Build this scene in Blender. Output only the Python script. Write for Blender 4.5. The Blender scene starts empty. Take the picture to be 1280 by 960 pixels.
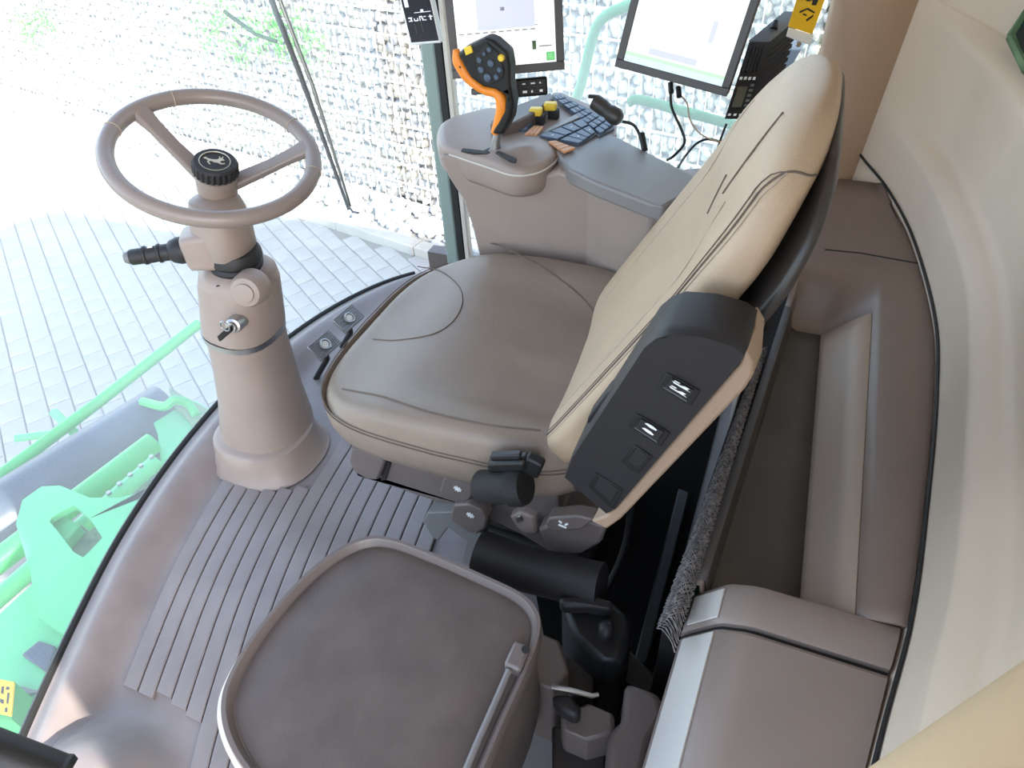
import bpy, bmesh, math, random
from math import sin, cos, pi, radians, sqrt, atan2
from mathutils import Vector, Matrix, Quaternion
from mathutils.geometry import tessellate_polygon
random.seed(11)
S = bpy.context.scene
COL = S.collection
def V(*a): return Vector(a)

# ------------------------------------------------------------------ camera
# x: towards the rear of the cab, y: towards its right side, z: up; cab floor at z = 0
FPX = 880.0
PITCH, ROLL, HEAD = radians(41.3), radians(3.7), radians(24.5)
CAM = V(0, 0, 1.45)
FW = V(-sin(HEAD)*cos(PITCH), cos(HEAD)*cos(PITCH), -sin(PITCH))
_r0 = V(cos(HEAD), sin(HEAD), 0)
_u0 = _r0.cross(FW)
RT = _r0*cos(ROLL) - _u0*sin(ROLL)
UP = _u0*cos(ROLL) + _r0*sin(ROLL)
cam = bpy.data.objects.new('camera', bpy.data.cameras.new('camera'))
COL.objects.link(cam)
cam.data.sensor_width = 36.0
cam.data.lens = FPX*36/1280
cam.data.clip_start = 0.02
cam.matrix_world = Matrix(((RT.x, UP.x, -FW.x, CAM.x), (RT.y, UP.y, -FW.y, CAM.y), (RT.z, UP.z, -FW.z, CAM.z), (0, 0, 0, 1)))
S.camera = cam

# ------------------------------------------------------------------ sky, sun, exposure
S.view_settings.view_transform = 'Standard'
S.view_settings.look = 'None'
S.view_settings.gamma = 1.0
S.view_settings.exposure = 1.6
world = bpy.data.worlds.new('sky')
S.world = world
world.use_nodes = True
_n = world.node_tree
_n.nodes.clear()
_o = _n.nodes.new('ShaderNodeOutputWorld')
_b = _n.nodes.new('ShaderNodeBackground')
_s = _n.nodes.new('ShaderNodeTexSky')
_s.sky_type = 'NISHITA'
_s.sun_disc = False
SUN_DIR = V(0.80, -0.33, 0.50).normalized()
_s.sun_elevation = math.asin(SUN_DIR.z)
_s.sun_rotation = atan2(SUN_DIR.x, SUN_DIR.y)
_s.dust_density = 1.6
_b.inputs['Strength'].default_value = 0.32
_h = _n.nodes.new('ShaderNodeHueSaturation')
_h.inputs['Saturation'].default_value = 0.8
_n.links.new(_s.outputs[0], _h.inputs['Color'])
_n.links.new(_h.outputs[0], _b.inputs[0])
_n.links.new(_b.outputs[0], _o.inputs[0])
_l = bpy.data.lights.new('sun', 'SUN')
_l.energy = 4.5
_l.angle = radians(0.6)
_l.color = (1.0, 0.95, 0.86)
sun = bpy.data.objects.new('sun', _l)
COL.objects.link(sun)
sun.location = (6, -3, 6)
sun.rotation_euler = SUN_DIR.to_track_quat('Z', 'Y').to_euler()

# ------------------------------------------------------------------ picking points on real planes
def ray(x, y): return FW + RT*((x-640)/FPX) - UP*((y-480)/FPX)
def Zp(x, y, z):
    d = ray(x, y); return CAM + d*((z-CAM.z)/d.z)
def Yp(x, y, v):
    d = ray(x, y); return CAM + d*((v-CAM.y)/d.y)
def Xp(x, y, v):
    d = ray(x, y); return CAM + d*((v-CAM.x)/d.x)
def Dp(x, y, k): return CAM + ray(x, y)*k
def Pp(x, y, p, n):
    d = ray(x, y); return CAM + d*((p-CAM).dot(n)/d.dot(n))

# ------------------------------------------------------------------ materials
def mat(name, col, rough=0.5, bump=0.0, scale=200.0, var=0.0, vscale=6.0, metal=0.0, spec=0.5, emit=None, estr=1.0, col2=None, detail=3.0):
    m = bpy.data.materials.new(name)
    m.use_nodes = True
    t = m.node_tree
    b = t.nodes['Principled BSDF']
    b.inputs['Base Color'].default_value = (*col, 1)
    b.inputs['Roughness'].default_value = rough
    b.inputs['Metallic'].default_value = metal
    b.inputs['Specular IOR Level'].default_value = spec
    tc = t.nodes.new('ShaderNodeTexCoord')
    if var > 0 or col2:
        n = t.nodes.new('ShaderNodeTexNoise')
        n.inputs['Scale'].default_value = vscale
        n.inputs['Detail'].default_value = 5
        t.links.new(tc.outputs['Object'], n.inputs['Vector'])
        r = t.nodes.new('ShaderNodeValToRGB')
        c2 = col2 if col2 else tuple(min(1, c*(1+var)) for c in col)
        c1 = col if col2 else tuple(c*(1-var) for c in col)
        r.color_ramp.elements[0].position = 0.35
        r.color_ramp.elements[1].position = 0.65
        r.color_ramp.elements[0].color = (*c1, 1)
        r.color_ramp.elements[1].color = (*c2, 1)
        t.links.new(n.outputs['Fac'], r.inputs['Fac'])
        t.links.new(r.outputs['Color'], b.inputs['Base Color'])
    if bump > 0:
        n2 = t.nodes.new('ShaderNodeTexNoise')
        n2.inputs['Scale'].default_value = scale
        n2.inputs['Detail'].default_value = detail
        t.links.new(tc.outputs['Object'], n2.inputs['Vector'])
        bp = t.nodes.new('ShaderNodeBump')
        bp.inputs['Strength'].default_value = bump
        bp.inputs['Distance'].default_value = 0.002
        t.links.new(n2.outputs['Fac'], bp.inputs['Height'])
        t.links.new(bp.outputs['Normal'], b.inputs['Normal'])
    if emit:
        b.inputs['Emission Color'].default_value = (*emit, 1)
        b.inputs['Emission Strength'].default_value = estr
    return m
M = {}
M['taupe'] = mat('taupe_plastic', (0.295, 0.230, 0.197), 0.42, 0.12, 900, 0.03, 12)
M['taupe_dark'] = mat('dark_taupe_plastic', (0.135, 0.108, 0.098), 0.45, 0.12, 900, 0.05, 12)
M['floor'] = mat('taupe_floor_mat', (0.235, 0.200, 0.192), 0.42, 0.2, 500, 0.10, 9)
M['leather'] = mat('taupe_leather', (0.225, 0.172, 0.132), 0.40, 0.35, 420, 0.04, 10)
M['leather_lit'] = mat('lit_seat_leather', (0.45, 0.325, 0.22), 0.48, 0.35, 420, 0.04, 10)  # seat leather lightened for the backrest, its light put into the colour
M['seam'] = mat('dark_seam_thread', (0.13, 0.095, 0.075), 0.8)  # even dark brown for seams and piping
M['seam_light'] = mat('pale_thread', (0.42, 0.34, 0.27), 0.7)
M['beige'] = mat('beige_trim', (0.70, 0.57, 0.45), 0.6, 0.15, 700, 0.02, 5)
M['post'] = mat('tan_post_trim', (0.42, 0.28, 0.19), 0.55, 0.1, 700)
M['tan'] = mat('warm_tan_trim', (0.70, 0.52, 0.33), 0.6, 0.15, 700)
M['pale'] = mat('pale_plastic_and_lit_facet', (0.58, 0.54, 0.49), 0.5, 0.1, 700)  # on the storage box facets this paints windscreen light
M['tray'] = mat('dark_brown_tray', (0.105, 0.078, 0.066), 0.5, 0.3, 260, 0.14, 14)
M['rim'] = mat('brown_tray_rim', (0.15, 0.12, 0.11), 0.35)
M['cream'] = mat('cream_vinyl', (0.62, 0.55, 0.48), 0.45)
M['black'] = mat('black_plastic', (0.014, 0.0135, 0.014), 0.42, 0.15, 700, spec=0.35)
M['black_soft'] = mat('soft_black', (0.020, 0.0185, 0.0185), 0.6, 0.2, 500, spec=0.2)
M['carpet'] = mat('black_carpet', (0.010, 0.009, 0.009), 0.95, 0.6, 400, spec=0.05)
M['charcoal'] = mat('charcoal_plastic', (0.022, 0.020, 0.0215), 0.5, 0.15, 700, spec=0.35)
M['shell'] = mat('brown_black_shell', (0.035, 0.028, 0.026), 0.38, 0.1, 500)
M['steel'] = mat('steel', (0.42, 0.42, 0.42), 0.35, metal=1.0)
M['rubber'] = mat('grey_rubber', (0.16, 0.16, 0.165), 0.7)
M['wheel'] = mat('wheel_rim_polymer', (0.25, 0.20, 0.18), 0.33, 0.1, 600)
M['gold'] = mat('pale_gold', (0.62, 0.55, 0.42), 0.35, metal=0.6)
M['orange'] = mat('orange_grip', (0.88, 0.26, 0.02), 0.42)
M['yellow'] = mat('yellow_plastic', (0.85, 0.58, 0.05), 0.4)
M['yellow_label'] = mat('yellow_label', (0.95, 0.55, 0.01), 0.5)
M['white'] = mat('white_print', (0.85, 0.85, 0.85), 0.5)
M['key'] = mat('slate_blue_key', (0.07, 0.10, 0.15), 0.4)
M['key_plate'] = mat('slate_key_plate', (0.12, 0.13, 0.15), 0.45)
M['key_orange'] = mat('orange_key', (0.62, 0.30, 0.14), 0.45)
M['pad'] = mat('grey_armrest_pad', (0.20, 0.185, 0.18), 0.36, 0.2, 600)
M['lit_ledge'] = mat('lit_taupe_ledge', (0.40, 0.31, 0.24), 0.5, 0.1, 700)  # shelf colour lightened, the strip's light put into the colour
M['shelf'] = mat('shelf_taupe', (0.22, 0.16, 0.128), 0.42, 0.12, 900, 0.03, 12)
M['pad_leather'] = mat('brown_armrest_leather', (0.33, 0.225, 0.155), 0.5, 0.3, 420)
M['sky_gloss'] = mat('black_with_sky_sheen', (0.16, 0.19, 0.24), 0.25)  # black plastic with the sky reflection put into its base colour
M['net'] = mat('grey_mesh_net', (0.17, 0.15, 0.14), 0.9, 0.6, 300, 0.5, 120)
M['mat_dark'] = mat('dark_shelf_mat', (0.075, 0.062, 0.052), 0.6, 0.2, 300, 0.12, 10)
M['bezel'] = mat('monitor_bezel', (0.075, 0.068, 0.07), 0.45)
M['screen'] = mat('lit_screen', (0.02, 0.02, 0.02), 0.2, emit=(0.95, 0.98, 1.0), estr=0.38)
M['scr_lav'] = mat('screen_lavender', (0.02, 0.02, 0.02), 0.3, emit=(0.66, 0.70, 0.86), estr=0.36)
M['scr_grey'] = mat('screen_grey', (0.1, 0.1, 0.1), 0.3, emit=(0.30, 0.31, 0.32), estr=0.25)
M['scr_green'] = mat('screen_green', (0.05, 0.2, 0.05), 0.3, emit=(0.12, 0.55, 0.16), estr=0.30)
M['scr_pale'] = mat('screen_pale_green', (0.1, 0.2, 0.1), 0.3, emit=(0.52, 0.85, 0.55), estr=0.36)
M['scr_blue'] = mat('screen_pale_blue', (0.1, 0.1, 0.1), 0.3, emit=(0.62, 0.84, 0.95), estr=0.38)
M['scr_dark'] = mat('screen_dark', (0.012, 0.012, 0.02), 0.2)
M['scr_lcd'] = mat('lcd', (0.10, 0.10, 0.07), 0.3)
M['scr_white'] = mat('screen_digits', (0.2, 0.2, 0.2), 0.3, emit=(0.8, 0.85, 1.0), estr=0.35)
M['green'] = mat('green_paint', (0.045, 0.40, 0.10), 0.35, var=0.08, vscale=5)
M['green_light'] = mat('pale_green_paint', (0.10, 0.50, 0.20), 0.4, var=0.08, vscale=4)
M['green_dark'] = mat('worn_green_metal', (0.12, 0.20, 0.10), 0.6, var=0.3, vscale=20)
M['post_green'] = mat('grey_green_post', (0.26, 0.32, 0.29), 0.5)
M['drum'] = mat('blue_grey_steel', (0.05, 0.06, 0.09), 0.4, var=0.08, vscale=8)
M['gasket'] = mat('black_gasket', (0.012, 0.012, 0.012), 0.6)
M['paver'] = mat('concrete_paver', (0.34, 0.335, 0.33), 0.85, 0.5, 60, 0.10, 3)
M['joint'] = mat('paver_joint_sand', (0.20, 0.19, 0.17), 0.95)
M['kerb'] = mat('concrete_kerb', (0.42, 0.40, 0.36), 0.85, 0.4, 60, 0.08, 4)
M['stone_a'] = mat('pale_stone', (0.62, 0.60, 0.55), 0.8, 0.5, 30, 0.18, 9)
M['stone_b'] = mat('grey_stone', (0.52, 0.52, 0.52), 0.8, 0.5, 30, 0.18, 9)
M['stone_c'] = mat('warm_stone', (0.64, 0.58, 0.49), 0.8, 0.5, 30, 0.18, 9)
M['hollow'] = mat('gabion_core', (0.42, 0.41, 0.40), 0.95)
M['wire'] = mat('galvanised_wire', (0.82, 0.83, 0.83), 0.5)
M['leaf'] = mat('weed_leaf', (0.10, 0.42, 0.06), 0.6, var=0.25, vscale=12)
M['soil'] = mat('gravel_soil', (0.22, 0.22, 0.21), 0.95, 0.5, 40)
def glass_mat(name, tint, dust_veil, veilcol):  # film is dust plus a painted veil of outdoor glare
    m = bpy.data.materials.new(name)
    m.use_nodes = True
    t = m.node_tree
    t.nodes.clear()
    o = t.nodes.new('ShaderNodeOutputMaterial')
    tr = t.nodes.new('ShaderNodeBsdfTransparent')
    tr.inputs[0].default_value = (*tint, 1)
    gl = t.nodes.new('ShaderNodeBsdfGlossy')
    gl.inputs['Roughness'].default_value = 0.02
    df = t.nodes.new('ShaderNodeBsdfTranslucent')
    df.inputs[0].default_value = (*veilcol, 1)
    lw = t.nodes.new('ShaderNodeLayerWeight')
    lw.inputs[0].default_value = 0.5
    pw = t.nodes.new('ShaderNodeMath'); pw.operation = 'POWER'; pw.inputs[1].default_value = 5.0
    fr = t.nodes.new('ShaderNodeMath'); fr.operation = 'MULTIPLY_ADD'; fr.inputs[1].default_value = 0.5; fr.inputs[2].default_value = 0.025
    t.links.new(lw.outputs['Facing'], pw.inputs[0])
    t.links.new(pw.outputs[0], fr.inputs[0])
    mx = t.nodes.new('ShaderNodeMixShader')
    mx2 = t.nodes.new('ShaderNodeMixShader')
    tc = t.nodes.new('ShaderNodeTexCoord')
    nz = t.nodes.new('ShaderNodeTexNoise')
    nz.inputs['Scale'].default_value = 1.3
    nz.inputs['Detail'].default_value = 4
    mr = t.nodes.new('ShaderNodeMapRange')
    mr.inputs[1].default_value = 0.3
    mr.inputs[2].default_value = 0.7
    mr.inputs[3].default_value = dust_veil*0.6
    mr.inputs[4].default_value = dust_veil*1.4
    t.links.new(tc.outputs['Object'], nz.inputs['Vector'])
    t.links.new(nz.outputs['Fac'], mr.inputs[0])
    t.links.new(mr.outputs[0], mx.inputs[0])
    t.links.new(tr.outputs[0], mx.inputs[1])
    t.links.new(df.outputs[0], mx.inputs[2])
    t.links.new(fr.outputs[0], mx2.inputs[0])
    t.links.new(mx.outputs[0], mx2.inputs[1])
    t.links.new(gl.outputs[0], mx2.inputs[2])
    t.links.new(mx2.outputs[0], o.inputs[0])
    return m
M['glass'] = glass_mat('dusty_veiled_windscreen', (0.95, 0.985, 0.965), 0.17, (0.98, 1.0, 0.98))
M['glass_side'] = glass_mat('side_glass', (0.96, 0.985, 0.975), 0.16, (1.0, 1.0, 0.98))
M['glass_dark'] = mat('dark_tinted_glass', (0.02, 0.035, 0.03), 0.08)

# ------------------------------------------------------------------ geometry helpers
class G:
    def __init__(s): s.v = []; s.f = []
    def add(s, vs, fs):
        o = len(s.v)
        s.v += [Vector(p) for p in vs]
        s.f += [tuple(i+o for i in f) for f in fs]
        return s
    def box(s, c, size, rot=None):
        c = Vector(c); h = Vector(size)*0.5
        vs = []
        for i in range(8):
            p = V(h.x*(1 if i & 1 else -1), h.y*(1 if i & 2 else -1), h.z*(1 if i & 4 else -1))
            if rot: p = rot @ p
            vs.append(c+p)
        return s.add(vs, [(0, 2, 3, 1), (4, 5, 7, 6), (0, 1, 5, 4), (2, 6, 7, 3), (0, 4, 6, 2), (1, 3, 7, 5)])
    def obox(s, o, a, b, c):   # corner and three edge vectors
        o, a, b, c = map(Vector, (o, a, b, c))
        if a.cross(b).dot(c) < 0: a, b = b, a
        vs = [o, o+a, o+a+b, o+b, o+c, o+a+c, o+a+b+c, o+b+c]
        return s.add(vs, [(0, 3, 2, 1), (4, 5, 6, 7), (0, 1, 5, 4), (1, 2, 6, 5), (2, 3, 7, 6), (3, 0, 4, 7)])
    def loft(s, rings, closed=True, cap0=True, cap1=True):
        n = len(rings[0]); vs = [p for r in rings for p in r]; fs = []
        for i in range(len(rings)-1):
            for j in range(n if closed else n-1):
                k = (j+1) % n
                fs.append((i*n+j, i*n+k, (i+1)*n+k, (i+1)*n+j))
        if cap0 and closed: fs.append(tuple(range(n-1, -1, -1)))
        if cap1 and closed: fs.append(tuple((len(rings)-1)*n+j for j in range(n)))
        return s.add(vs, fs)
    def tube(s, path, r, n=10, closed=False, flat=1.0):
        path = [Vector(p) for p in path]
        m = len(path); rings = []
        rs = r if isinstance(r, (list, tuple)) else [r]*m
        up = None
        for i in range(m):
            if closed: t = path[(i+1) % m]-path[i-1]
            else: t = path[min(i+1, m-1)]-path[max(i-1, 0)]
            t.normalize()
            if up is None:
                up = V(0, 0, 1) if abs(t.z) < 0.9 else V(1, 0, 0)
            a = (up - t*up.dot(t)).normalized()
            b = t.cross(a)
            up = a
            rings.append([path[i]+(a*cos(2*pi*j/n)*flat+b*sin(2*pi*j/n))*rs[i] for j in range(n)])
        if closed:
            rings.append(rings[0])
            return s.loft(rings, True, False, False)
        return s.loft(rings)
    def lathe(s, prof, o, ax, n=32, squash=1.0):
        o = Vector(o); ax = Vector(ax).normalized()
        a = ax.orthogonal().normalized(); b = ax.cross(a)
        rings = [[o+ax*z+(a*cos(2*pi*j/n)+b*sin(2*pi*j/n)*squash)*max(r, 1e-5) for j in range(n)] for r, z in prof]
        return s.loft(rings)
    def prism(s, poly, vec):
        poly = [Vector(p) for p in poly]; vec = Vector(vec)
        nrm = V(0, 0, 0)
        for i in range(len(poly)):
            nrm += poly[i].cross(poly[(i+1) % len(poly)])
        if nrm.dot(vec) < 0: poly = poly[::-1]
        n = len(poly)
        tri = tessellate_polygon([poly])
        vs = poly+[p+vec for p in poly]
        fs = []
        for t in tri:
            a, b, c = t
            nn = (poly[b]-poly[a]).cross(poly[c]-poly[a])
            if nn.dot(vec) > 0: a, b, c = c, b, a
            fs.append((a, b, c)); fs.append((c+n, b+n, a+n))
        fs += [(i, (i+1) % n, n+(i+1) % n, n+i) for i in range(n)]
        return s.add(vs, fs)
    def grid(s, fn, nu, nv, flip=False):
        vs = [fn(i/nu, j/nv) for i in range(nu+1) for j in range(nv+1)]
        fs = []
        for i in range(nu):
            for j in range(nv):
                a = i*(nv+1)+j
                q = (a, a+nv+1, a+nv+2, a+1)
                fs.append(q[::-1] if flip else q)
        return s.add(vs, fs)

LOC = {}
def obj(name, g, m, parent=None, bevel=0.0, ang=35, kind=None, origin=None, label=None, seg=2):
    lo = Vector([min(p[i] for p in g.v) for i in range(3)]); hi = Vector([max(p[i] for p in g.v) for i in range(3)])
    c = Vector(origin) if origin is not None else (lo+hi)/2
    me = bpy.data.meshes.new(name)
    me.from_pydata([p-c for p in g.v], [], g.f)
    me.materials.append(M[m])
    me.polygons.foreach_set('use_smooth', [True]*len(me.polygons))
    me.update()
    try: me.set_sharp_from_angle(angle=radians(ang))
    except Exception: pass
    o = bpy.data.objects.new(name, me)
    COL.objects.link(o)
    LOC[o.name] = c
    if parent:
        o.parent = parent
        o.location = c-LOC[parent.name]
    else: o.location = c
    if bevel > 0:
        b = o.modifiers.new('bevel', 'BEVEL')
        b.width = bevel; b.segments = seg; b.limit_method = 'ANGLE'; b.angle_limit = radians(40)
        b.harden_normals = False
    if kind: o['kind'] = kind
    if label: o['label'] = label
    return o
def thing(name, label, cat, loc, group=None):
    o = bpy.data.objects.new(name, None)
    COL.objects.link(o)
    o.empty_display_size = 0.05
    o.location = Vector(loc); LOC[o.name] = Vector(loc)
    o['label'] = label; o['category'] = cat
    if group: o['group'] = group
    return o
def tag(o, label, cat, group=None):
    o['label'] = label; o['category'] = cat
    if group: o['group'] = group
    return o
def dup(o, name, parent, loc, rot=None, scale=None):
    c = o.copy(); COL.objects.link(c); c.name = name
    c.parent = parent; LOC[c.name] = Vector(loc)
    c.location = Vector(loc)-(LOC[parent.name] if parent else V(0, 0, 0))
    if rot is not None: c.rotation_euler = rot
    if scale is not None: c.scale = scale
    return c
def lerp(a, b, t): return a+(b-a)*t
def sstep(a, b, x):
    t = max(0.0, min(1.0, (x-a)/(b-a))); return t*t*(3-2*t)
def interp(xs, ys, x):
    if x <= xs[0]: return ys[0]
    for i in range(len(xs)-1):
        if x <= xs[i+1]:
            return lerp(ys[i], ys[i+1], (x-xs[i])/(xs[i+1]-xs[i]))
    return ys[-1]
def spline(pts, n):   # Catmull-Rom through points
    pts = [Vector(p) for p in pts]; P = [2*pts[0]-pts[1]]+pts+[2*pts[-1]-pts[-2]]
    out = []; m = len(pts)-1
    for i in range(n+1):
        t = i/n*m; k = min(int(t), m-1); u = t-k
        p0, p1, p2, p3 = P[k:k+4]
        out.append(0.5*((2*p1)+(p2-p0)*u+(2*p0-5*p1+4*p2-p3)*u*u+(3*p1-p0-3*p2+p3)*u**3))
    return out
def quad(a, b, c, d, u, v): return lerp(lerp(a, b, u), lerp(d, c, u), v)
def rbox_ring(c, a, b, hx, hy, rad, n=6):     # rounded rectangle ring, axes a, b
    out = []
    for sx, sy, a0 in ((1, 1, 0), (-1, 1, 90), (-1, -1, 180), (1, -1, 270)):
        for k in range(n+1):
            t = radians(a0+90*k/n)
            out.append(c+a*(sx*(hx-rad)+rad*cos(t))+b*(sy*(hy-rad)+rad*sin(t)))
    return out

# ================================================================== SETTING: outside ground, kerb, gabion wall
GZ = -1.9
DR = V(0.980, -0.198, 0).normalized()      # direction of the stone wall
WA = V(-4.918, 6.0, GZ)
WN = V(-DR.y, DR.x, 0)                      # away from the machine
def wall_pt(s, d, z): return WA+DR*s+WN*d+V(0, 0, z-GZ)

ground = obj('ground', G().box((-4, 3, GZ-0.06), (26, 22, 0.1)), 'joint', kind='structure')
pv = []
PA = V(cos(radians(-33)), sin(radians(-33)), 0); PB = V(-PA.y, PA.x, 0)
L, Wd = 0.24, 0.16
cands = []
for i in range(-70, 71):
    for j in range(-90, 91):
        p = V(-5, 3, 0)+PA*(i*L+(L/2 if j % 2 else 0))+PB*(j*Wd)
        if (p-WA).dot(WN) > -0.80: continue
        d = p+V(0, 0, GZ)-CAM; dz = d.dot(FW)
        if dz < 1: continue
        px = 640+FPX*d.dot(RT)/dz; py = 480-FPX*d.dot(UP)/dz
        if -60 < px < 620 and -40 < py < 620: cands.append((dz, p, px, py))
cands.sort(key=lambda c: c[0])
def paver_g(c, rot=True):
    g = G()
    t = 0.004; h = 0.05
    a = PA*(L/2-t); b = PB*(Wd/2-t)
    a2 = PA*(L/2-t-0.006); b2 = PB*(Wd/2-t-0.006)
    r0 = [c-a-b, c+a-b, c+a+b, c-a+b]; zz = V(0, 0, h); zt = V(0, 0, h+0.005)
    r1 = [p+zz for p in r0]
    r2 = [c-a2-b2+zt, c+a2-b2+zt, c+a2+b2+zt, c-a2+b2+zt]
    g.loft([r0, r1, r2], cap0=False)
    return g
seen = [c for c in cands if c[2] < 300 and c[3] > 160 or (c[2] > 360 and c[3] > 250)]
indiv = seen[:300]; ids = set(id(c) for c in indiv)
first = None
for dz, p, px, py in indiv:
    q = V(p.x, p.y, GZ-0.052+random.uniform(-0.002, 0.002))
    if first is None:
        first = obj('paver', paver_g(q), 'paver', ground, ang=20, origin=q)
    else: dup(first, 'paver', ground, q, (radians(random.uniform(-.4, .4)), radians(random.uniform(-.4, .4)), 0))
g = G()
for c in cands:
    if id(c) in ids: continue
    q = V(c[1].x, c[1].y, GZ-0.052+random.uniform(-0.002, 0.002))
    pg = paver_g(q); g.add(pg.v, pg.f)
obj('paver_field', g, 'paver', ground, ang=20, kind='stuff')

kerb = thing('kerb_edging', 'pale concrete kerb running along the strip of stones', 'kerb', wall_pt(0, -0.69, GZ))
for k in range(-9, 9):
    g = G().obox(wall_pt(k*1.0+0.004, -0.78, GZ-0.05), DR*0.992, WN*0.14, V(0, 0, 0.14))
    obj('kerb_stone', g, 'kerb', kerb, bevel=0.01)

def rock(c, rx, ry, rz, seed, sub=1):
    rnd = random.Random(seed)
    bm = bmesh.new(); bmesh.ops.create_icosphere(bm, subdivisions=sub, radius=1)
    q = Quaternion((rnd.uniform(-1, 1), rnd.uniform(-1, 1), rnd.uniform(-1, 1)), rnd.uniform(0, 3)) if False else Quaternion((0, 1, 0), rnd.uniform(-0.5, 0.5))
    g = G(); vs = []
    for v in bm.verts:
        k = rnd.uniform(0.82, 1.16)
        p = V(v.co.x*rx*k, v.co.y*ry*k, v.co.z*rz*k)
        p = q @ p
        vs.append(Vector(c)+DR*p.x+WN*p.y+V(0, 0, p.z))
    fs = [tuple(v.index for v in f.verts) for f in bm.faces]
    bm.free()
    return g.add(vs, fs)
gab = thing('gabion_wall', 'wire basket wall of pale broken stones behind the right window', 'stone wall', wall_pt(0, 0.2, GZ))
obj('core', G().obox(wall_pt(-9, 0.105, GZ-0.05), DR*17, WN*0.5, V(0, 0, 3.2)), 'hollow', gab)
protos = {}
for k, mm in enumerate(('stone_a', 'stone_b', 'stone_c', 'stone_a', 'stone_b', 'stone_a')):
    protos[k] = None
spots = []
z = GZ+0.05
row = 0
while z < 1.15:
    s = -8.6+random.uniform(0, .1)
    while s < 7.5:
        w = random.uniform(0.06, 0.11)
        spots.append((s+w/2, z+random.uniform(-.025, .025), w, random.uniform(0.085, 0.125)))
        s += w*0.90
    z += 0.085; row += 1
def vis(s, z):
    d = wall_pt(s, 0, z)-CAM; dz = d.dot(FW)
    return dz, 640+FPX*d.dot(RT)/dz, 480-FPX*d.dot(UP)/dz
near = []
for t in spots:
    dz, px, py = vis(t[0], t[1])
    if (395 < px < 560 and 0 < py < 270) or (705 < px < 905 and 0 < py < 215): near.append((dz, t))
near.sort(key=lambda a: a[0])
nset = set(id(t) for _, t in near[:300])
g3 = [G(), G(), G()]
cnt = 0
for t in spots:
    s, z, w, h = t
    dz, px, py = vis(s, z)
    if py < -60 or px < -60 or px > 1150: continue
    if id(t) in nset:
        k = cnt % 6; cnt += 1
        c = wall_pt(s, 0.085, z)
        if protos[k] is None:
            protos[k] = obj('stone', rock(c, 0.048, 0.07, 0.056, 50+k), ('stone_a', 'stone_b', 'stone_c', 'stone_a', 'stone_b', 'stone_a')[k], gab, ang=50, origin=c)
        else:
            sc = w/0.094*1.06
            dup(protos[k], 'stone', gab, c, (0, 0, 0), (sc, 1, h/0.105))
    else:
        r = rock(wall_pt(s, 0.085, z), w*0.54, 0.07, h*0.54, random.random())
        gg = g3[random.randrange(3)]; gg.add(r.v, r.f)
for gg, mm in zip(g3, ('stone_a', 'stone_b', 'stone_c')):
    obj('stone_fill', gg, mm, gab, ang=50, kind='stuff')
g = G()
def bar(a, b, r):
    d = (b-a).normalized(); u = d.orthogonal().normalized(); w = d.cross(u)
    g.loft([[p+u*r, p+w*r, p-u*r, p-w*r] for p in (a, b)])
for k in range(0, 16):
    zz = GZ+0.03+0.2*k
    bar(wall_pt(-8.7, -0.02, zz), wall_pt(7.5, -0.02, zz), 0.009)
for k in range(0, 163):
    bar(wall_pt(-8.7+0.1*k, -0.012, GZ), wall_pt(-8.7+0.1*k, -0.012, 1.2), 0.0040)
obj('wire_mesh', g, 'wire', gab, kind='stuff')

bed = thing('stone_strip', 'strip of loose bluish stones between kerb and stone wall', 'stone bed', wall_pt(0, -0.3, GZ))
obj('soil', G().obox(wall_pt(-9, -0.64, GZ-0.05), DR*17, WN*0.72, V(0, 0, 0.06)), 'soil', bed)
bp = None; n = 0
gs = G()
for k in range(1500):
    s = random.uniform(-7, 4.5); d = random.uniform(-0.60, -0.04)
    r = random.uniform(0.035, 0.075)
    c = wall_pt(s, d, GZ+0.02+random.uniform(0, .03))
    dz, px, py = vis(s, GZ)
    if 380 < px < 575 and n < 300:
        n += 1
        if bp is None: bp = obj('stone', rock(c, 0.055, 0.055, 0.04, 7), 'stone_b', bed, ang=50, origin=c)
        else: dup(bp, 'stone', bed, c, (random.uniform(-.4, .4), 0, random.uniform(0, 6)), (r/0.055, r/0.06, r/0.05))
    else:
        q = rock(c, r, r*.9, r*.7, k); gs.add(q.v, q.f)
obj('stone_fill', gs, 'stone_b', bed, ang=50, kind='stuff')

# weeds growing out of the wall
def weed(label, spots_, n, seed):
    rnd = random.Random(seed)
    pts = [Pp(x, y, wall_pt(0, -0.06, 0), WN) for x, y in spots_]
    t = thing('wall_weed', label, 'plant', pts[0])
    st = G()
    for i in range(len(pts)-1): st.tube([pts[i], (pts[i]+pts[i+1])/2+V(0, 0, rnd.uniform(-.03, .05)), pts[i+1]], 0.006, 6)
    obj('stem', st, 'leaf', t)
    lf = G()
    for k in range(n):
        b = pts[rnd.randrange(len(pts))]
        c = b+DR*rnd.gauss(0, 0.15)+V(0, 0, rnd.gauss(0, 0.10))-WN*rnd.uniform(0.0, 0.08)
        a = rnd.uniform(0, 6.28); l = rnd.uniform(0.03, 0.06); w = l*0.35
        u = DR*cos(a)+V(0, 0, sin(a)); v = (V(0, 0, cos(a))-DR*sin(a))*w
        nn = -WN*l*0.3
        lf.add([c, c+u*l*.5+v+nn, c+u*l+nn*.4, c+u*l*.5-v+nn, c+u*l*.5+nn*1.3], [(0, 4, 1), (1, 4, 2), (2, 4, 3), (3, 4, 0)])
    obj('leaves', lf, 'leaf', t, kind='stuff')
weed('green weed on the stone wall behind the wiper', [(285, 20), (262, 42), (300, 62), (330, 45), (352, 52), (345, 30), (375, 35), (390, 60)], 420, 1)
weed('small green weed on the stone wall at the far left', [(35, 30), (62, 26), (40, 46)], 160, 2)

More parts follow.
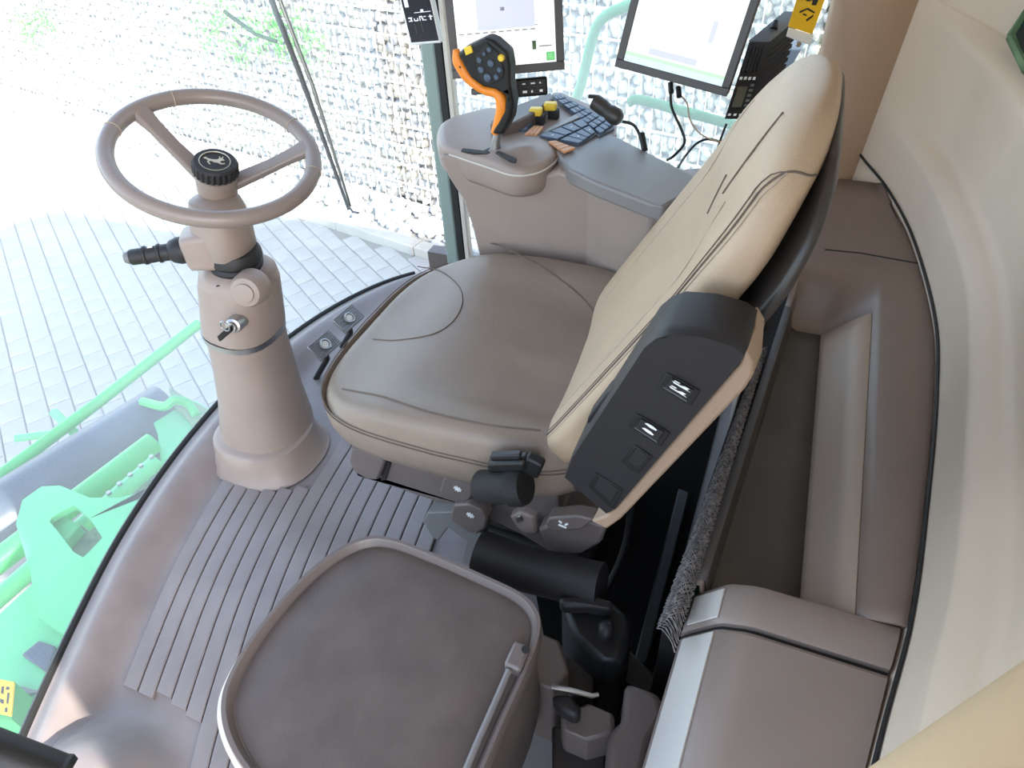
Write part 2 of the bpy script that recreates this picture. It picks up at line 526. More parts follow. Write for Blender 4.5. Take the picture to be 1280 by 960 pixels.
# ================================================================== SETTING: cab shell
# front edge of the cab floor: x as a function of y
FE_Y = [-0.30, -0.10, 0.05, 0.184, 0.40, 0.607, 0.84, 1.075, 1.28, 1.47, 1.66, 1.83, 1.95, 2.05]
FE_X = [-0.90, -1.05, -1.135, -1.207, -1.305, -1.385, -1.445, -1.478, -1.485, -1.465, -1.415, -1.335, -1.235, -1.12]
_fe = spline([V(x, y, 0) for x, y in zip(FE_X, FE_Y)], 200)
def fx(y):
    for i in range(len(_fe)-1):
        if y <= _fe[i+1].y:
            return lerp(_fe[i].x, _fe[i+1].x, (y-_fe[i].y)/(_fe[i+1].y-_fe[i].y+1e-9))
    return _fe[-1].x
BOSS = V(-1.0, 0.10, 0)
def floor_h(x, y):
    o = x-fx(y)
    h = 0.055*sstep(0.15, 0.05, o) - 0.02*sstep(0.05, 0.0, o)
    d = (V(x, y, 0)-BOSS).length
    h = max(h, 0.10*sstep(0.20, 0.06, d))
    h += 0.035*sstep(1.30, 1.50, y)*sstep(0.42, 0.2, o)*(1-sstep(0.15, .05, o))
    return h-0.006
def ff(u, v):
    y = -0.2+2.2*v
    o = 1.75*u**1.5
    x = min(fx(y)+o, 0.36)
    return V(x, y, floor_h(x, y))
g = G().grid(ff, 90, 80)
g.add([p+V(0, 0, -0.12) for p in (V(-1.3, -.2, 0), V(.36, -.2, 0), V(.36, 2, 0), V(-1.2, 2, 0))], [(0, 3, 2, 1)])
floor = obj('floor', g, 'floor', kind='structure', ang=50)
# tread strips between the grooves
for k in range(15):
    o0 = 0.158+0.0435*k; o1 = o0+0.0400
    if k == 0: pass
    y1 = 0.865 if k < 3 else (0.88+0.02*(k-3) if k < 6 else 1.16)
    pts0 = []; pts1 = []
    for i in range(61):
        y = 0.0+y1*i/60
        xm = fx(y)+o0+0.02
        if (V(xm, y, 0)-BOSS).length < 0.222: continue
        if y < 0.1: continue
        pts0.append((fx(y)+o0, y)); pts1.append((fx(y)+o1, y))
    a = V(-0.003, 0, 0)
    rings = []
    for (xa, ya), (xb, yb) in zip(pts0, pts1):
        zf = 0.0
        rings.append([V(xa, ya, -0.007), V(xa, ya, 0.0025), V(xa+.003, ya, 0.004), V(xb-.003, yb, 0.004), V(xb, yb, 0.0025), V(xb, yb, -0.007)])
    obj('tread_strip', G().loft(rings), 'floor', floor, ang=25)

# windscreen: curved pane standing on the floor edge, gasket along its foot
def wsp(y, z, off=-0.015): return V(fx(y)+off-0.10*z*0.0, y, z)
rings = []
for i in range(61):
    y = -0.18+2.12*i/60
    rings.append([wsp(y, -0.02), wsp(y, 0.6), wsp(y, 1.2), wsp(y, 1.78)])
win1 = obj('window_1', G().loft(rings, closed=False), 'glass', kind='structure', ang=80)
g = G()
g.tube([V(fx(y)-0.012, y, 0.028) for y in [-0.18+2.12*i/60 for i in range(61)]], 0.009, 8)
obj('window_gasket', g, 'gasket', win1)
# right side pane
win2 = obj('window_2', G().box((-0.53, 1.985, 0.93), (1.02, 0.006, 1.66)), 'glass_side', kind='structure')
obj('window_gasket', G().tube([V(-1.035, 1.98, 0.1), V(-1.035, 1.98, 1.75)], 0.010, 8), 'gasket', win2)
# right front post and rear post
g = G().box((-1.085, 1.965, 0.86), (0.05, 0.06, 1.80))
obj('trim_1', g, 'post_green', kind='structure', bevel=0.008)
g = G().box((-1.046, 1.945, 0.86), (0.022, 0.03, 1.80))
obj('trim_2', g, 'gasket', kind='structure')
g = G().prism([V(-1.032, 1.93, 0.1), V(-1.012, 1.93, 0.1), V(-1.012, 1.96, 0.1), V(-1.032, 1.96, 0.1)], (0, 0, 1.66))
obj('trim_3', g, 'cream', kind='structure', bevel=0.005)
rings = []
for z in [0.0+0.09*i for i in range(21)]:
    rings.append([V(-0.015, 1.97, z), V(-0.005, 1.935, z), V(0.02, 1.915, z), V(0.06, 1.905, z), V(0.10, 1.915, z), V(0.14, 1.95, z), V(0.22, 2.02, z), V(0.0, 2.03, z)])
obj('trim_4', G().loft(rings), 'post', kind='structure', ang=60)
# ceiling and roof, right sill, left front post region (mostly outside the view)
g = G().prism([V(fx(y)-0.02, y, 1.76) for y in [-0.18+2.2*i/20 for i in range(21)]]+[V(0.62, 2.02, 1.76), V(0.62, -0.18, 1.76)], (0, 0, 0.12))
obj('ceiling', g, 'beige', kind='structure')
obj('wall_right', G().box((-0.45, 1.985, 0.04), (1.5, 0.05, 0.16)), 'taupe_dark', kind='structure')

# rear wall: beige moulding following the back of the cab
BP = [V(0.16, -0.25, 0.52), V(0.185, 0.1, 0.52), V(0.241, 0.456, 0.52), V(0.284, 0.674, 0.52), V(0.309, 0.892, 0.52), V(0.333, 1.18, 0.52), V(0.339, 1.447, 0.52), V(0.298, 1.868-.1, 0.53), V(0.225, 1.90, 0.585), V(0.150, 1.945, 0.64), V(0.10, 1.99, 0.68)]
BPs = spline(BP, 120)
def bnorm(i):
    a = BPs[max(i-1, 0)]; b = BPs[min(i+1, len(BPs)-1)]
    t = (b-a); t.z = 0; t.normalize()
    return V(t.y, -t.x, 0)       # towards the rear
PROF = [(-0.10, -0.02), (0.0, 0.0), (0.05, 0.008), (0.10, 0.012), (0.12, 0.016), (0.14, 0.036), (0.155, 0.056), (0.185, 0.064), (0.30, 0.066), (0.355, 0.066), (0.375, 0.080), (0.395, 0.112), (0.42, 0.124), (0.6, 0.13), (0.9, 0.13), (1.28, 0.11)]
PS = spline([V(o, 0, z) for z, o in PROF], 60)
rings = []
for i in range(len(BPs)):
    n = bnorm(i)
    fd = sstep(1.84, 1.95, BPs[i].y)
    rings.append([V(BPs[i].x, BPs[i].y, min(BPs[i].z+p.z, 1.77))+n*lerp(p.x, .10*p.z, fd) for p in PS])
g = G().loft(rings, closed=False)
wrear = obj('wall_rear', g, 'beige', kind='structure', ang=60)
sol = wrear.modifiers.new('solid', 'SOLIDIFY'); sol.thickness = 0.03; sol.offset = -1
g = G().tube([BPs[i]+V(0, 0, 0.004)-bnorm(i)*0.003 for i in range(8, len(BPs)-4)], 0.0032, 6)
obj('seam_gap', g, 'gasket', wrear)

# small dark rear side window at the upper right
def wall_hit(px, py):
    d = ray(px, py); k = 0.5
    while k < 3:
        p = CAM+d*k
        for i in range(len(BPs)-1):
            if BPs[i].y <= p.y < BPs[i+1].y:
                o_ = lerp(interp([z for z, o in PROF], [o for z, o in PROF], p.z-BPs[i].z), .10*(p.z-BPs[i].z), sstep(1.84, 1.95, BPs[i].y))
                q = BPs[i]+bnorm(i)*o_
                if (p-q).dot(bnorm(i)) > 0: return p
                break
        k += .004
    return p
c = [wall_hit(x, y)-ray(x, y)*0.012 for x, y in ((1264, 46), (1290, 5), (1312, 98), (1284, 88))]
wn3 = (c[1]-c[0]).cross(c[3]-c[0]).normalized()
if wn3.dot(FW) < 0: wn3 = -wn3
g = G().prism(c, wn3*.02)
w3 = obj('window_3', g, 'glass_dark', kind='structure', bevel=0.006)
g = G().tube(c+[c[0]], 0.010, 8)
obj('window_frame', g, 'green_dark', w3)

# left rear pillar beside the camera
a0 = Dp(1150, 1010, 0.52); a1 = Dp(1345, 862, 0.60)
d = (a1-a0)
q0 = a0-d*0.5; q1 = a1+d*0.5
n1 = V(0.25, -0.6, -0.75).normalized()
g = G().tube([q0+n1*0.07, (q0+q1)/2+n1*0.07, q1+n1*0.07], 0.085, 28)
obj('trim_5', g, 'tan', kind='structure', ang=60)
# unseen machine body behind the cab, added as shadow caster; box under it
g = G().prism([V(0.66, -0.5, -1.2), V(5.5, -0.5, -1.2), V(5.5, -0.5, 1.9), V(0.66, -0.5, 1.9)], (0, 3.1, 0))
obj('unseen_body', g, 'green', kind='structure')
obj('trim_6', G().box((-0.2, 1.0, -0.35), (1.5, 1.8, 0.35)), 'green', kind='structure', bevel=0.02)

# ================================================================== OUTSIDE MACHINE PARTS
# feeder head below the windscreen
hz = -0.62
fh = thing('crop_feeder_head', 'green feeder head with a steel drum seen below the windscreen', 'machine part', Zp(120, 640, hz))
def plate(pts, z, th): return G().prism([Zp(x, y, z) for x, y in pts], (0, 0, -th))
# plate with a rectangular opening (outer and inner rings of equal length)
outer = [(20, 655), (28, 625), (52, 608), (75, 607), (112, 622), (150, 622), (235, 600), (275, 560), (180, 710), (90, 800), (45, 770), (38, 715)]
inner = [(62, 652), (64, 648), (68, 645), (74, 641), (92, 632), (100, 637), (112, 648), (128, 672), (118, 683), (104, 697), (92, 690), (72, 664)]
hh = -0.55
O = [Zp(x, y, hh) for x, y in outer]; I = [Zp(x, y, hh) for x, y in inner]
g = G()
n = len(O)
dn = V(0, 0, -0.025)
vs = O+I+[p+dn for p in O]+[p+dn for p in I]
fs = []
for i in range(n):
    k = (i+1) % n
    fs += [(i, k, n+k, n+i), (2*n+k, 2*n+i, 3*n+i, 3*n+k), (k, i, 2*n+i, 2*n+k), (n+i, n+k, 3*n+k, 3*n+i)]
g.add(vs, fs)
obj('side_plate', g, 'green_light', fh, ang=30)
g = plate([(48, 657), (68, 641), (100, 655), (78, 681)], hh-0.05, 0.06)
obj('bracket', g, 'green_light', fh, bevel=0.006)
g = plate([(78, 681), (100, 655), (128, 676), (104, 702)], hh-0.10, 0.03)
obj('lower_bracket', g, 'green_dark', fh, bevel=0.004)
def drum(p, q, r): return G().tube([p, lerp(p, q, .25), lerp(p, q, .5), lerp(p, q, .75), q], r, 24)
obj('drum', drum(Zp(-60, 690, -0.95), Zp(215, 515, -0.95), 0.16), 'drum', fh, ang=50)
obj('front_tube', drum(Zp(-60, 745, -0.80), Zp(192, 553, -0.80), 0.05), 'green', fh, ang=50)
obj('lower_tube', drum(Zp(-40, 780, -0.75), Zp(196, 577, -0.75), 0.035), 'green_light', fh, ang=50)
g = plate([(-40, 820), (135, 640), (200, 568), (203, 600), (150, 690), (40, 860)], -0.92, 0.02)
obj('pan', g, 'green_dark', fh)
for i in range(7):
    p = Zp(lerp(110, 190, i/6), lerp(640, 572, i/6), -0.715)
    obj('bolt', G().lathe([(0, .012), (.010, .012), (.010, 0), (0, 0)], p, (0, 0, 1), 10), 'steel', fh)
obj('top_bar', G().tube([Zp(-80, 655, -1.05), Zp(120, 505, -1.05), Zp(248, 405, -1.05)], 0.032, 14), 'green', fh, ang=50)
obj('brace', G().tube([Zp(20, 548, -1.1), Zp(72, 541, -1.1)], 0.02, 10), 'green_light', fh)
obj('brace', G().tube([Zp(68, 516, -1.1), Zp(92, 540, -1.1)], 0.025, 10), 'green_light', fh)
obj('end_shield', G().prism([Zp(x, y, -0.85) for x, y in ((183, 510), (205, 500), (245, 500), (275, 520), (262, 560), (215, 605), (190, 612), (200, 575), (196, 540))], (0, 0, -0.04)), 'green_light', fh, bevel=0.01)
obj('hose', G().tube(spline([Zp(178, 502, -.78), Zp(205, 508, -.76), Zp(218, 500, -.74), Zp(236, 505, -.78), Zp(246, 520, -.8)], 24), 0.022, 8), 'green', fh)
obj('guard', G().prism([Zp(x, y, -0.8) for x, y in ((210, 482), (232, 496), (262, 512), (240, 530), (228, 515), (215, 505))], (0, 0, -0.05)), 'green_dark', fh, bevel=0.006)
# deck in front of the cab with bolts, pad and warning label
dk = thing('front_deck', 'pale green bolted deck plate below the left end of the windscreen', 'machine part', Zp(50, 800, -0.5))
obj('plate', plate([(-60, 820), (38, 730), (150, 715), (255, 575), (262, 590), (120, 800), (60, 960), (-60, 960)], -0.6, 0.03), 'green_light', dk, bevel=0.008)
obj('edge_rail', G().tube([Zp(262, 560, -0.5), Zp(170, 680, -.5), Zp(105, 790, -.5), Zp(60, 900, -.5)], 0.018, 10), 'green_light', dk)
for x, y in ((98, 727), (79, 748), (60, 770)):
    obj('bolt', G().lathe([(0, .024), (.012, .022), (.014, .008), (.022, .006), (.022, 0), (0, 0)], Zp(x, y, -0.578), (0, 0, 1), 14), 'white', dk)
obj('step_pad', plate([(26, 818), (48, 800), (70, 808), (58, 840)], -0.585, 0.02), 'drum', dk, bevel=0.006)
obj('wedge', plate([(18, 856), (20, 870), (50, 864)], -0.585, 0.02), 'rubber', dk)
for x, y in ((25, 887), (45, 883), (24, 904), (41, 898), (38, 913)):
    obj('bolt', G().lathe([(0, .012), (.010, .012), (.010, 0), (0, 0)], Zp(x, y, -0.585), (0, 0, 1), 10), 'green_dark', dk)
zl = -0.45
obj('stand', plate([(-14, 850), (18, 852), (15, 900), (-14, 900)], zl-0.012, 0.14), 'green', dk)
wl = obj('warning_label', plate([(-14, 846), (18, 852), (14, 895), (-16, 888)], zl, 0.008), 'yellow_label', dk, bevel=0.003)
for poly in ([(2, 858), (5, 858), (4, 868), (1, 866)], [(8, 858), (12, 859), (11, 862), (7, 862)], [(9, 866), (12, 866), (10, 880), (8, 879)], [(0, 873), (5, 875), (4, 880), (0, 878)], [(6, 885), (9, 884), (9, 890), (6, 890)]):
    obj('label_mark', plate(poly, zl+0.001, 0.002), 'gasket', wl)

# hand rails outside the right window
g = G().tube(spline([Yp(716, 135, 2.35), Yp(725, 110, 2.35), Yp(735, 70, 2.35), Yp(745, 35, 2.35), Yp(760, 18, 2.35), Yp(790, 5, 2.35)], 30), 0.017, 12)
tag(obj('hand_rail', g, 'green_light', ang=60), 'upright green hand rail outside between the two monitors', 'rail')
g = G().tube(spline([Yp(786, 128, 2.3), Yp(800, 125, 2.3), Yp(850, 138, 2.3), Yp(920, 157, 2.3), Yp(990, 176, 2.3)], 30), 0.016, 12)
g.tube([Yp(990, 176, 2.3), Yp(990, 176, 2.3)+V(.05, 0, -.1), V(Yp(990, 176, 2.3).x+.05, 2.3, GZ)], 0.022, 12)
tag(obj('hand_rail', g, 'green', ang=60), 'level green hand rail outside below the right monitor', 'rail')

# wiper on the outside of the windscreen
wp = thing('windscreen_wiper', 'long dark wiper on the windscreen to the right of the steering wheel', 'wiper', Yp(395, 150, 1.72))
P0 = Yp(322, -45, 1.72); P1 = Yp(374, 90, 1.72); P2 = Yp(436, 262, 1.72)
def owt(p, k=0.0): return V(p.x-0.0-k, p.y, p.z)
obj('arm', G().tube([owt(P0), owt(P1), owt(P2)], [0.009, 0.008, 0.005], 8), 'rubber', wp)
Q0 = Yp(333, -45, 1.73); Q1 = Yp(392, 110, 1.73); Q2 = Yp(438, 258, 1.73)
obj('blade', G().tube([owt(Q0), owt(Q1), owt(Q2)], [0.006, 0.006, 0.004], 8), 'steel', wp)
obj('blade_end', G().tube([owt(Yp(436, 258, 1.72)), owt(Yp(441, 265, 1.71)), owt(Yp(448, 266, 1.7))], 0.004, 8), 'rubber', wp)
obj('link_rod', G().tube([owt(Yp(280, 14, 1.72)), owt(Yp(320, 43, 1.72)), owt(Yp(346, 52, 1.72))], 0.006, 8), 'green_dark', wp)

# ================================================================== STEERING COLUMN
sc = thing('steering_column', 'taupe steering column with a round wheel standing before the seat', 'steering wheel', V(-1.24, 1.02, 0))
def ax_pt(px, py): return Yp(px, py, 1.03)
def sq_ring(c, ax, rx, ry, e, n=32):
    ax = ax.normalized()
    b = (V(0, 1, 0)-ax*ax.y).normalized(); a = b.cross(ax)
    out = []
    for k in range(n):
        t = 2*pi*k/n
        ca, sa = cos(t), sin(t)
        out.append(c+a*(rx*math.copysign(abs(ca)**e, ca))+b*(ry*math.copysign(abs(sa)**e, sa)))
    return out
def col_loft(spec, ax):
    return G().loft([sq_ring(ax_pt(x, y), ax, rx, ry, e) for x, y, rx, ry, e in spec])
AX = V(0.12, 0.0, 1).normalized()
obj('collar', G().loft([sq_ring(V(-1.235, 1.01, z), V(0, 0, 1), r*1.08, r, 0.85) for z, r in ((0.0, .150), (.006, .142), (.05, .130), (.085, .124), (.092, .112))]), 'taupe', sc, ang=50)
obj('lower_cover', col_loft([(335, 531, .122, .118, .85), (333, 522, .120, .117, .85), (326, 490, .104, .105, .85), (318, 455, .094, .098, .85), (311, 428, .089, .094, .85), (305, 402, .087, .091, .85)], AX), 'taupe', sc, ang=60)
g = G()
for dx in (1,):
    g.tube([ax_pt(352, 420)+V(.02, -0.06, 0), ax_pt(367, 470)+V(.025, -.065, 0), ax_pt(385, 520)+V(.03, -.07, 0)], 0.0015, 6)
obj('cover_ring', col_loft([(306, 411, .0925, .0965, .85), (304, 405, .0925, .0965, .85)], AX), 'steel', sc)
obj('upper_cover', col_loft([(305, 404, .091, .095, .8), (302, 375, .087, .091, .8), (299, 350, .084, .088, .8), (297, 338, .078, .082, .8), (296, 331, .062, .066, .8), (296, 328, .03, .03, .8)], AX), 'taupe', sc, ang=60)
obj('bellows', G().loft([sq_ring(ax_pt(x, y), AX, r, r, 1.0) for x, y, r in ((297, 338, .050), (296, 331, .058), (295, 327, .060), (294.5, 324, .055), (294, 320, .060), (293, 314, .058), (292, 309, .052))]), 'charcoal', sc, ang=30)
# ball joint boss and ignition lock on the near face
nf = V(0.30, -0.88, 0.25).normalized()
b0 = Yp(306, 366, 0.945)
obj('joint_cover', G().lathe([(.040, -.05), (.038, -.012), (.032, .0), (.022, .003), (.021, .007), (.018, .008), (0, .008)], b0, nf, 28), 'taupe', sc, ang=40)
k0 = Yp(294, 405, 0.935)
lk = obj('ignition_lock', G().lathe([(0, .022), (.010, .022), (.012, .016), (.017, .014), (.019, 0), (.019, -.03), (0, -.03)], k0, nf, 24), 'steel', sc, ang=40)
kk = k0+nf*0.03
kd = (Yp(272, 424, 0.90)-kk)
obj('key', G().obox(kk-V(0, 0, .008), kd, V(0.004, 0.004, 0), V(0, 0, 0.016)), 'black', lk, bevel=0.003)
obj('key_ring', G().tube([Yp(281, 408, .905)+V(cos(t), 0, sin(t))*0.012 for t in [2*pi*i/16 for i in range(16)]], 0.002, 6, closed=True), 'steel', lk)
obj('screw_hole', G().lathe([(0, 0), (.006, 0), (.006, .003), (0, .003)], Yp(274, 359, 0.957), nf, 12), 'black', sc)
# head with stalk
hx = ax_pt(278, 288)
r1 = Matrix.Rotation(radians(-25), 3, 'Z')
hd = G()
A1 = (Zp(212, 300, .70)-hx); 
head = [sq_ring(hx+AX*t, AX, rx, ry, .75) for t, rx, ry in ((-.055, .052, .052), (-.045, .060, .060), (.0, .060, .060), (.05, .055, .055), (.075, .048, .048), (.082, .03, .03))]
obj('column_head', G().loft(head), 'taupe', sc, ang=50)
s0 = Zp(262, 318, .665); s1 = Zp(228, 314, .675)
sd = (Zp(150, 326, .69)-Zp(234, 314, .69)).normalized()
hb = V(0, 0, 1)
side = sd.cross(hb).normalized(); up2 = side.cross(sd)
bc = Zp(232, 312, .685)
rings = [rbox_ring(bc-sd*t, side, up2, a, b, r) for t, a, b, r in ((.0, .030, .034, .012), (.006, .036, .040, .014), (.05, .040, .044, .014), (.10, .040, .044, .014))]
obj('switch_housing', G().loft(rings), 'taupe', sc, ang=50)
st = obj('stalk', G().lathe([(.026, -.02), (.029, .0), (.030, .012), (.027, .022), (.024, .03), (.019, .034), (.0185, .05), (.021, .052), (.021, .056), (.018, .058), (.0185, .080), (.0205, .082), (.0205, .087), (.0175, .089), (.0175, .112), (.016, .116), (0, .118)], bc, sd, 24), 'charcoal', sc, ang=35)
obj('stalk_button', G().lathe([(.0, 0), (.0135, 0), (.0135, .006), (.010, .012), (0, .014)], bc+sd*0.116, sd, 20), 'rubber', st, ang=40)
obj('stalk_mark', G().obox(bc+sd*.064+up2*.0175-side*.004, sd*.010, side*.008, up2*.0015), 'white', st)
# wheel: rim, two spokes, hub, ribbed knob with a leaping deer
WC = V(-1.111, 1.048, 0.884); WR = 0.196
NW = V(sin(radians(20)), -0.075, cos(radians(20))).normalized()
E1 = V(0, 1, 0).cross(NW).normalized(); E2 = NW.cross(E1)
def wpt(a, r=WR, h=0.0): return WC+E1*(r*cos(a))+E2*(r*sin(a))+NW*h
rim = obj('steering_wheel', G().tube([wpt(2*pi*i/96) for i in range(96)], 0.0165, 16, closed=True), 'wheel', sc, ang=80)
def wang(px, py):
    p = Pp(px, py, WC, NW)-WC; return atan2(p.dot(E2), p.dot(E1))
for px, py in ((372, 186), (193, 150)):
    a = wang(px, py)
    p0 = wpt(a, 0.03, -0.078); p1 = wpt(a, WR*0.55, -0.042); p2 = wpt(a, WR*0.93, -0.002)
    w = NW.cross((p2-p0).normalized()).normalized(); hN = NW
    rings = [rbox_ring(p, w, hN, a_, b_, min(a_, b_)*.7) for p, a_, b_ in ((p0, .020, .010), (lerp(p0, p1, .5), .018, .010), (p1, .0165, .0095), (lerp(p1, p2, .6), .017, .010), (p2, .021, .012))]
    obj('spoke', G().loft(rings), 'wheel', rim, ang=60)
    for da in (-0.42, 0.42):
        c = wpt(a+da); tg = NW.cross((c-WC).normalized()); rd = (c-WC).normalized()
        obj('grip_seam', G().tube([c+(rd*cos(t)+NW*sin(t))*0.0168 for t in [2*pi*i/20 for i in range(20)]], 0.0012, 6, closed=True), 'seam_light', rim)
obj('hub', G().lathe([(.030, -.19), (.036, -.10), (.040, -.06), (.042, -.03), (.042, -.012), (.038, -.010), (0, -.010)], WC-NW*0.038, NW, 32), 'taupe', sc, ang=40)
kp = []
g = G()
rr = []
K0 = WC-NW*0.048
for z, r, rb in ((.0, .041, 1), (.004, .046, 1), (.022, .046, 1), (.026, .044, 0), (.030, .040, 0), (.0305, .030, 0), (.0285, .029, 0), (.0285, .001, 0)):
    rr.append([K0+NW*z+(E1*cos(2*pi*k/96)+E2*sin(2*pi*k/96))*(r-(0.003 if rb and (k//2) % 2 else 0)) for k in range(96)])
g.loft(rr)
kn = obj('adjuster_knob', g, 'charcoal', sc, ang=30)
obj('emblem_ring', G().tube([K0+NW*.030+(E1*cos(2*pi*k/48)+E2*sin(2*pi*k/48))*.030 for k in range(48)], 0.0011, 6, closed=True), 'gold', kn)
# emblem: deer leaping; 2-D outline read with image right = u, image up = v
uu = (RT-NW*RT.dot(NW)).normalized(); vv = NW.cross(uu)
deer = [(-.022, .003), (-.019, .006), (-.014, .0035), (-.006, .003), (.002, .0045), (.006, .008), (.004, .013), (.0055, .0135), (.008, .0095), (.0095, .010), (.0105, .0145), (.012, .0145), (.0115, .0095), (.015, .008), (.0165, .006), (.012, .005), (.009, .001), (.013, -.002), (.019, .000), (.0195, -.0015), (.013, -.0045), (.006, -.002), (.000, -.0025), (-.007, -.001), (-.010, -.004), (-.005, -.0085), (-.0065, -.010), (-.013, -.0045), (-.012, -.001), (-.017, .002)]
obj('emblem', G().prism([K0+NW*.0285+uu*x*1.05+vv*y*1.3 for x, y in deer], NW*.0014), 'gold', kn)

# ================================================================== PEDALS
def pedal(cx, cy, label, w, l):
    c = Zp(cx, cy, 0.16)
    nn = V(0.62, -0.10, 0.78).normalized()
    wv = V(0.12, 1, 0); wv = (wv-nn*wv.dot(nn)).normalized(); lv = nn.cross(wv)
    if lv.z < 0: lv = -lv
    t = thing('brake_pedal', label, 'pedal', V(c.x, c.y, 0.02), 'brake pedals beside the column')
    obj('plate', G().obox(c-wv*w/2-lv*l/2-nn*.012, wv*w, lv*l, nn*.010), 'steel', t, bevel=0.002)
    for k in range(9):
        q = c-lv*l/2+lv*(l*(k+.15)/9)
        for s0, s1 in ((-.5, -.18), (.18, .5)) if 3 <= k <= 5 else ((-.5, .5),):
            obj('tread_rib', G().obox(q+wv*w*s0-nn*.002, wv*w*(s1-s0), lv*(l/9*.62), nn*.006), 'rubber', t)
    obj('ring', G().tube([c+(wv*cos(a)+lv*sin(a))*w*.17+nn*.004 for a in [2*pi*i/24 for i in range(24)]], 0.004, 8, closed=True), 'steel', t)
    obj('boss', G().lathe([(0, .006), (w*.12, .006), (w*.12, -.004), (0, -.004)], c, nn, 20), 'pale', t)
    obj('lever', G().tube([c-nn*.014, c-nn*.05-lv*.03, c-nn*.11-V(.03, 0, .1)], 0.009, 8), 'black', t)
pedal(406, 431, 'ribbed steel pedal nearer the steering column', 0.090, 0.058)
pedal(436, 398, 'ribbed steel pedal farther from the steering column', 0.090, 0.058)

# ================================================================== OPERATOR SEAT
seat = thing('operator_seat', 'large taupe leather driver seat with a tall reclined backrest', 'seat', V(-0.50, 1.05, 0))
CX, CY, CA, CB = -0.508, 1.062, 0.305, 0.318
def cz(x, y):     # top of the cushion
    u = (x-CX)/CA; v = (y-CY)/CB
    z = 0.556
    z += 0.020*sstep(.55, .80, abs(v))*sstep(-0.9, 0.2, u) - 0.008*(1-abs(v))
    z -= 0.030*sstep(-0.35, -1.0, u)
    z -= 0.018*sstep(-0.3, 0.6, u)*(1-sstep(.4, .75, abs(v)))
    for (vx, vy, l, w, a) in ((-.35, .10, .16, .030, .007), (-.37, .97, .11, .018, -.006), (-.36, 1.04, .16, .03, .007), (-.36, .91, .10, .016, .005)):
        dx, dy = x-vx, y-vy
        z += a*math.exp(-((dx/l)**2+(dy/w)**2))
    return z
def cout(t, s=1.0):
    c, n = cos(t), sin(t)
    e = 0.42
    x = CX+CA*s*math.copysign(abs(c)**e, c); y = CY+CB*s*math.copysign(abs(n)**e, n)
    # rear narrows a little
    k = (x-CX)/CA
    y = CY+(y-CY)*(1-0.05*max(0, k)-0.03*max(0, -k)**3)
    x -= 0.03*(1-abs((y-CY)/CB)**2)*max(0, -k)
    return x, y
NT = 120
rings = []
for s, z in ((.86, .425), (.93, .428), (.965, .440), (.985, .462), (.992, .490), (.987, .512)):
    rings.append([V(*cout(2*pi*k/NT, s), z) for k in range(NT)])
for s, dzz in ((.975, -.024), (.955, -.011), (.93, -.0035), (.90, 0.0), (.86, 0.0), (.8, 0), (.72, 0), (.64, 0), (.55, 0), (.45, 0), (.35, 0), (.25, 0), (.15, 0), (.05, 0)):
    r = []
    for k in range(NT):
        x, y = cout(2*pi*k/NT, s); r.append(V(x, y, cz(x, y)+dzz))
    rings.append(r)
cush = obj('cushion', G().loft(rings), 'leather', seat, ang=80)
def on_c(px, py):
    z = .55
    for _ in range(6):
        p = Zp(px, py, z); z = cz(p.x, p.y)
    return V(p.x, p.y, z+.0004)
def seam(name, pts, r, m, parent, n=40):
    obj(name, G().tube(spline(pts, n), r, 6), m, parent, ang=80)
def cseam(name, px, r, m):
    pts = spline([on_c(x, y) for x, y in px], 50)
    obj(name, G().tube([V(p.x, p.y, cz(p.x, p.y)+.0003) for p in pts], r, 6), m, cush, ang=80)
cseam('panel_seam', ((522, 333), (548, 338), (572, 356), (578, 378), (566, 402), (540, 418), (500, 425), (466, 424)), .0015, 'seam')
cseam('bolster_seam', ((602, 302), (640, 314), (690, 342), (730, 375), (758, 410)), .0018, 'seam')
cseam('bolster_seam', ((428, 486), (470, 494), (540, 516), (610, 531), (676, 538)), .0018, 'seam')
zs = .512
for s, zz, m in ((.988, .516, 'seam'), (.991, .508, 'seam')):
    obj('edge_piping', G().tube([V(*cout(2*pi*k/NT, s+.0015), zz) for k in range(NT)], .0013, 6, closed=True), m, cush)
# backrest
BO = V(-0.312, 1.03, 0.520); BUu = V(0.50, 0, 0.866); BN = V(-0.866, 0, 0.5); BW = V(0, 1, 0)
HT = 0.690
def bhalf(h):
    if h < 0.10: return 0.212+0.043*sqrt(max(0, 1-((0.10-h)/0.10)**2))
    if h < 0.50: return 0.255-0.005*sstep(.2, .50, h)
    t = (min(h, HT)-0.50)/(HT-0.50)
    return 0.250*(max(0, 1-t**2.8))**0.48
def nback(h): return interp([0, .42, .54, .62, .70], [-.062, -.060, -.050, -.034, -.022], h)
def twist(w, h): return .036*(w+.25)/.5*(1-.5*sstep(.5, .7, h))
def bpt(h, th, off=0.0):
    b = bhalf(h)+off
    nf, nb = 0.036, nback(h)
    t = (nf-nb)/2+off; nc = (nf+nb)/2
    if h < .04: t *= sqrt(max(.05, 1-((.04-h)/.06)**2))
    if h > HT-.05: t *= sqrt(max(0.004, 1-((h-HT+.05)/.05)**2))
    c, n = cos(th), sin(th)
    q = sstep(.48, .66, h)
    w = b*math.copysign(abs(c)**lerp(.5, .68, q), c); d = t*math.copysign(abs(n)**lerp(.55, .8, q), n)
    if n > 0:
        k = abs(w)/max(b, .01)
        d -= 0.026*(1-k**3.0)*n*(1-sstep(.40, .54, h))
        d += 0.012*sstep(.50, .60, h)*(1-k*k)*sstep(HT, HT-.06, h)
    return BO+BUu*h+BW*w+BN*(d+nc+twist(w, h))
HS = [0, .01, .025, .045, .07]+[.1+.03*i for i in range(13)]+[.49, .52, .55, .58, .605, .625, .642, .657, .668, .676, .682, .686, .6885, .6896, .68999]
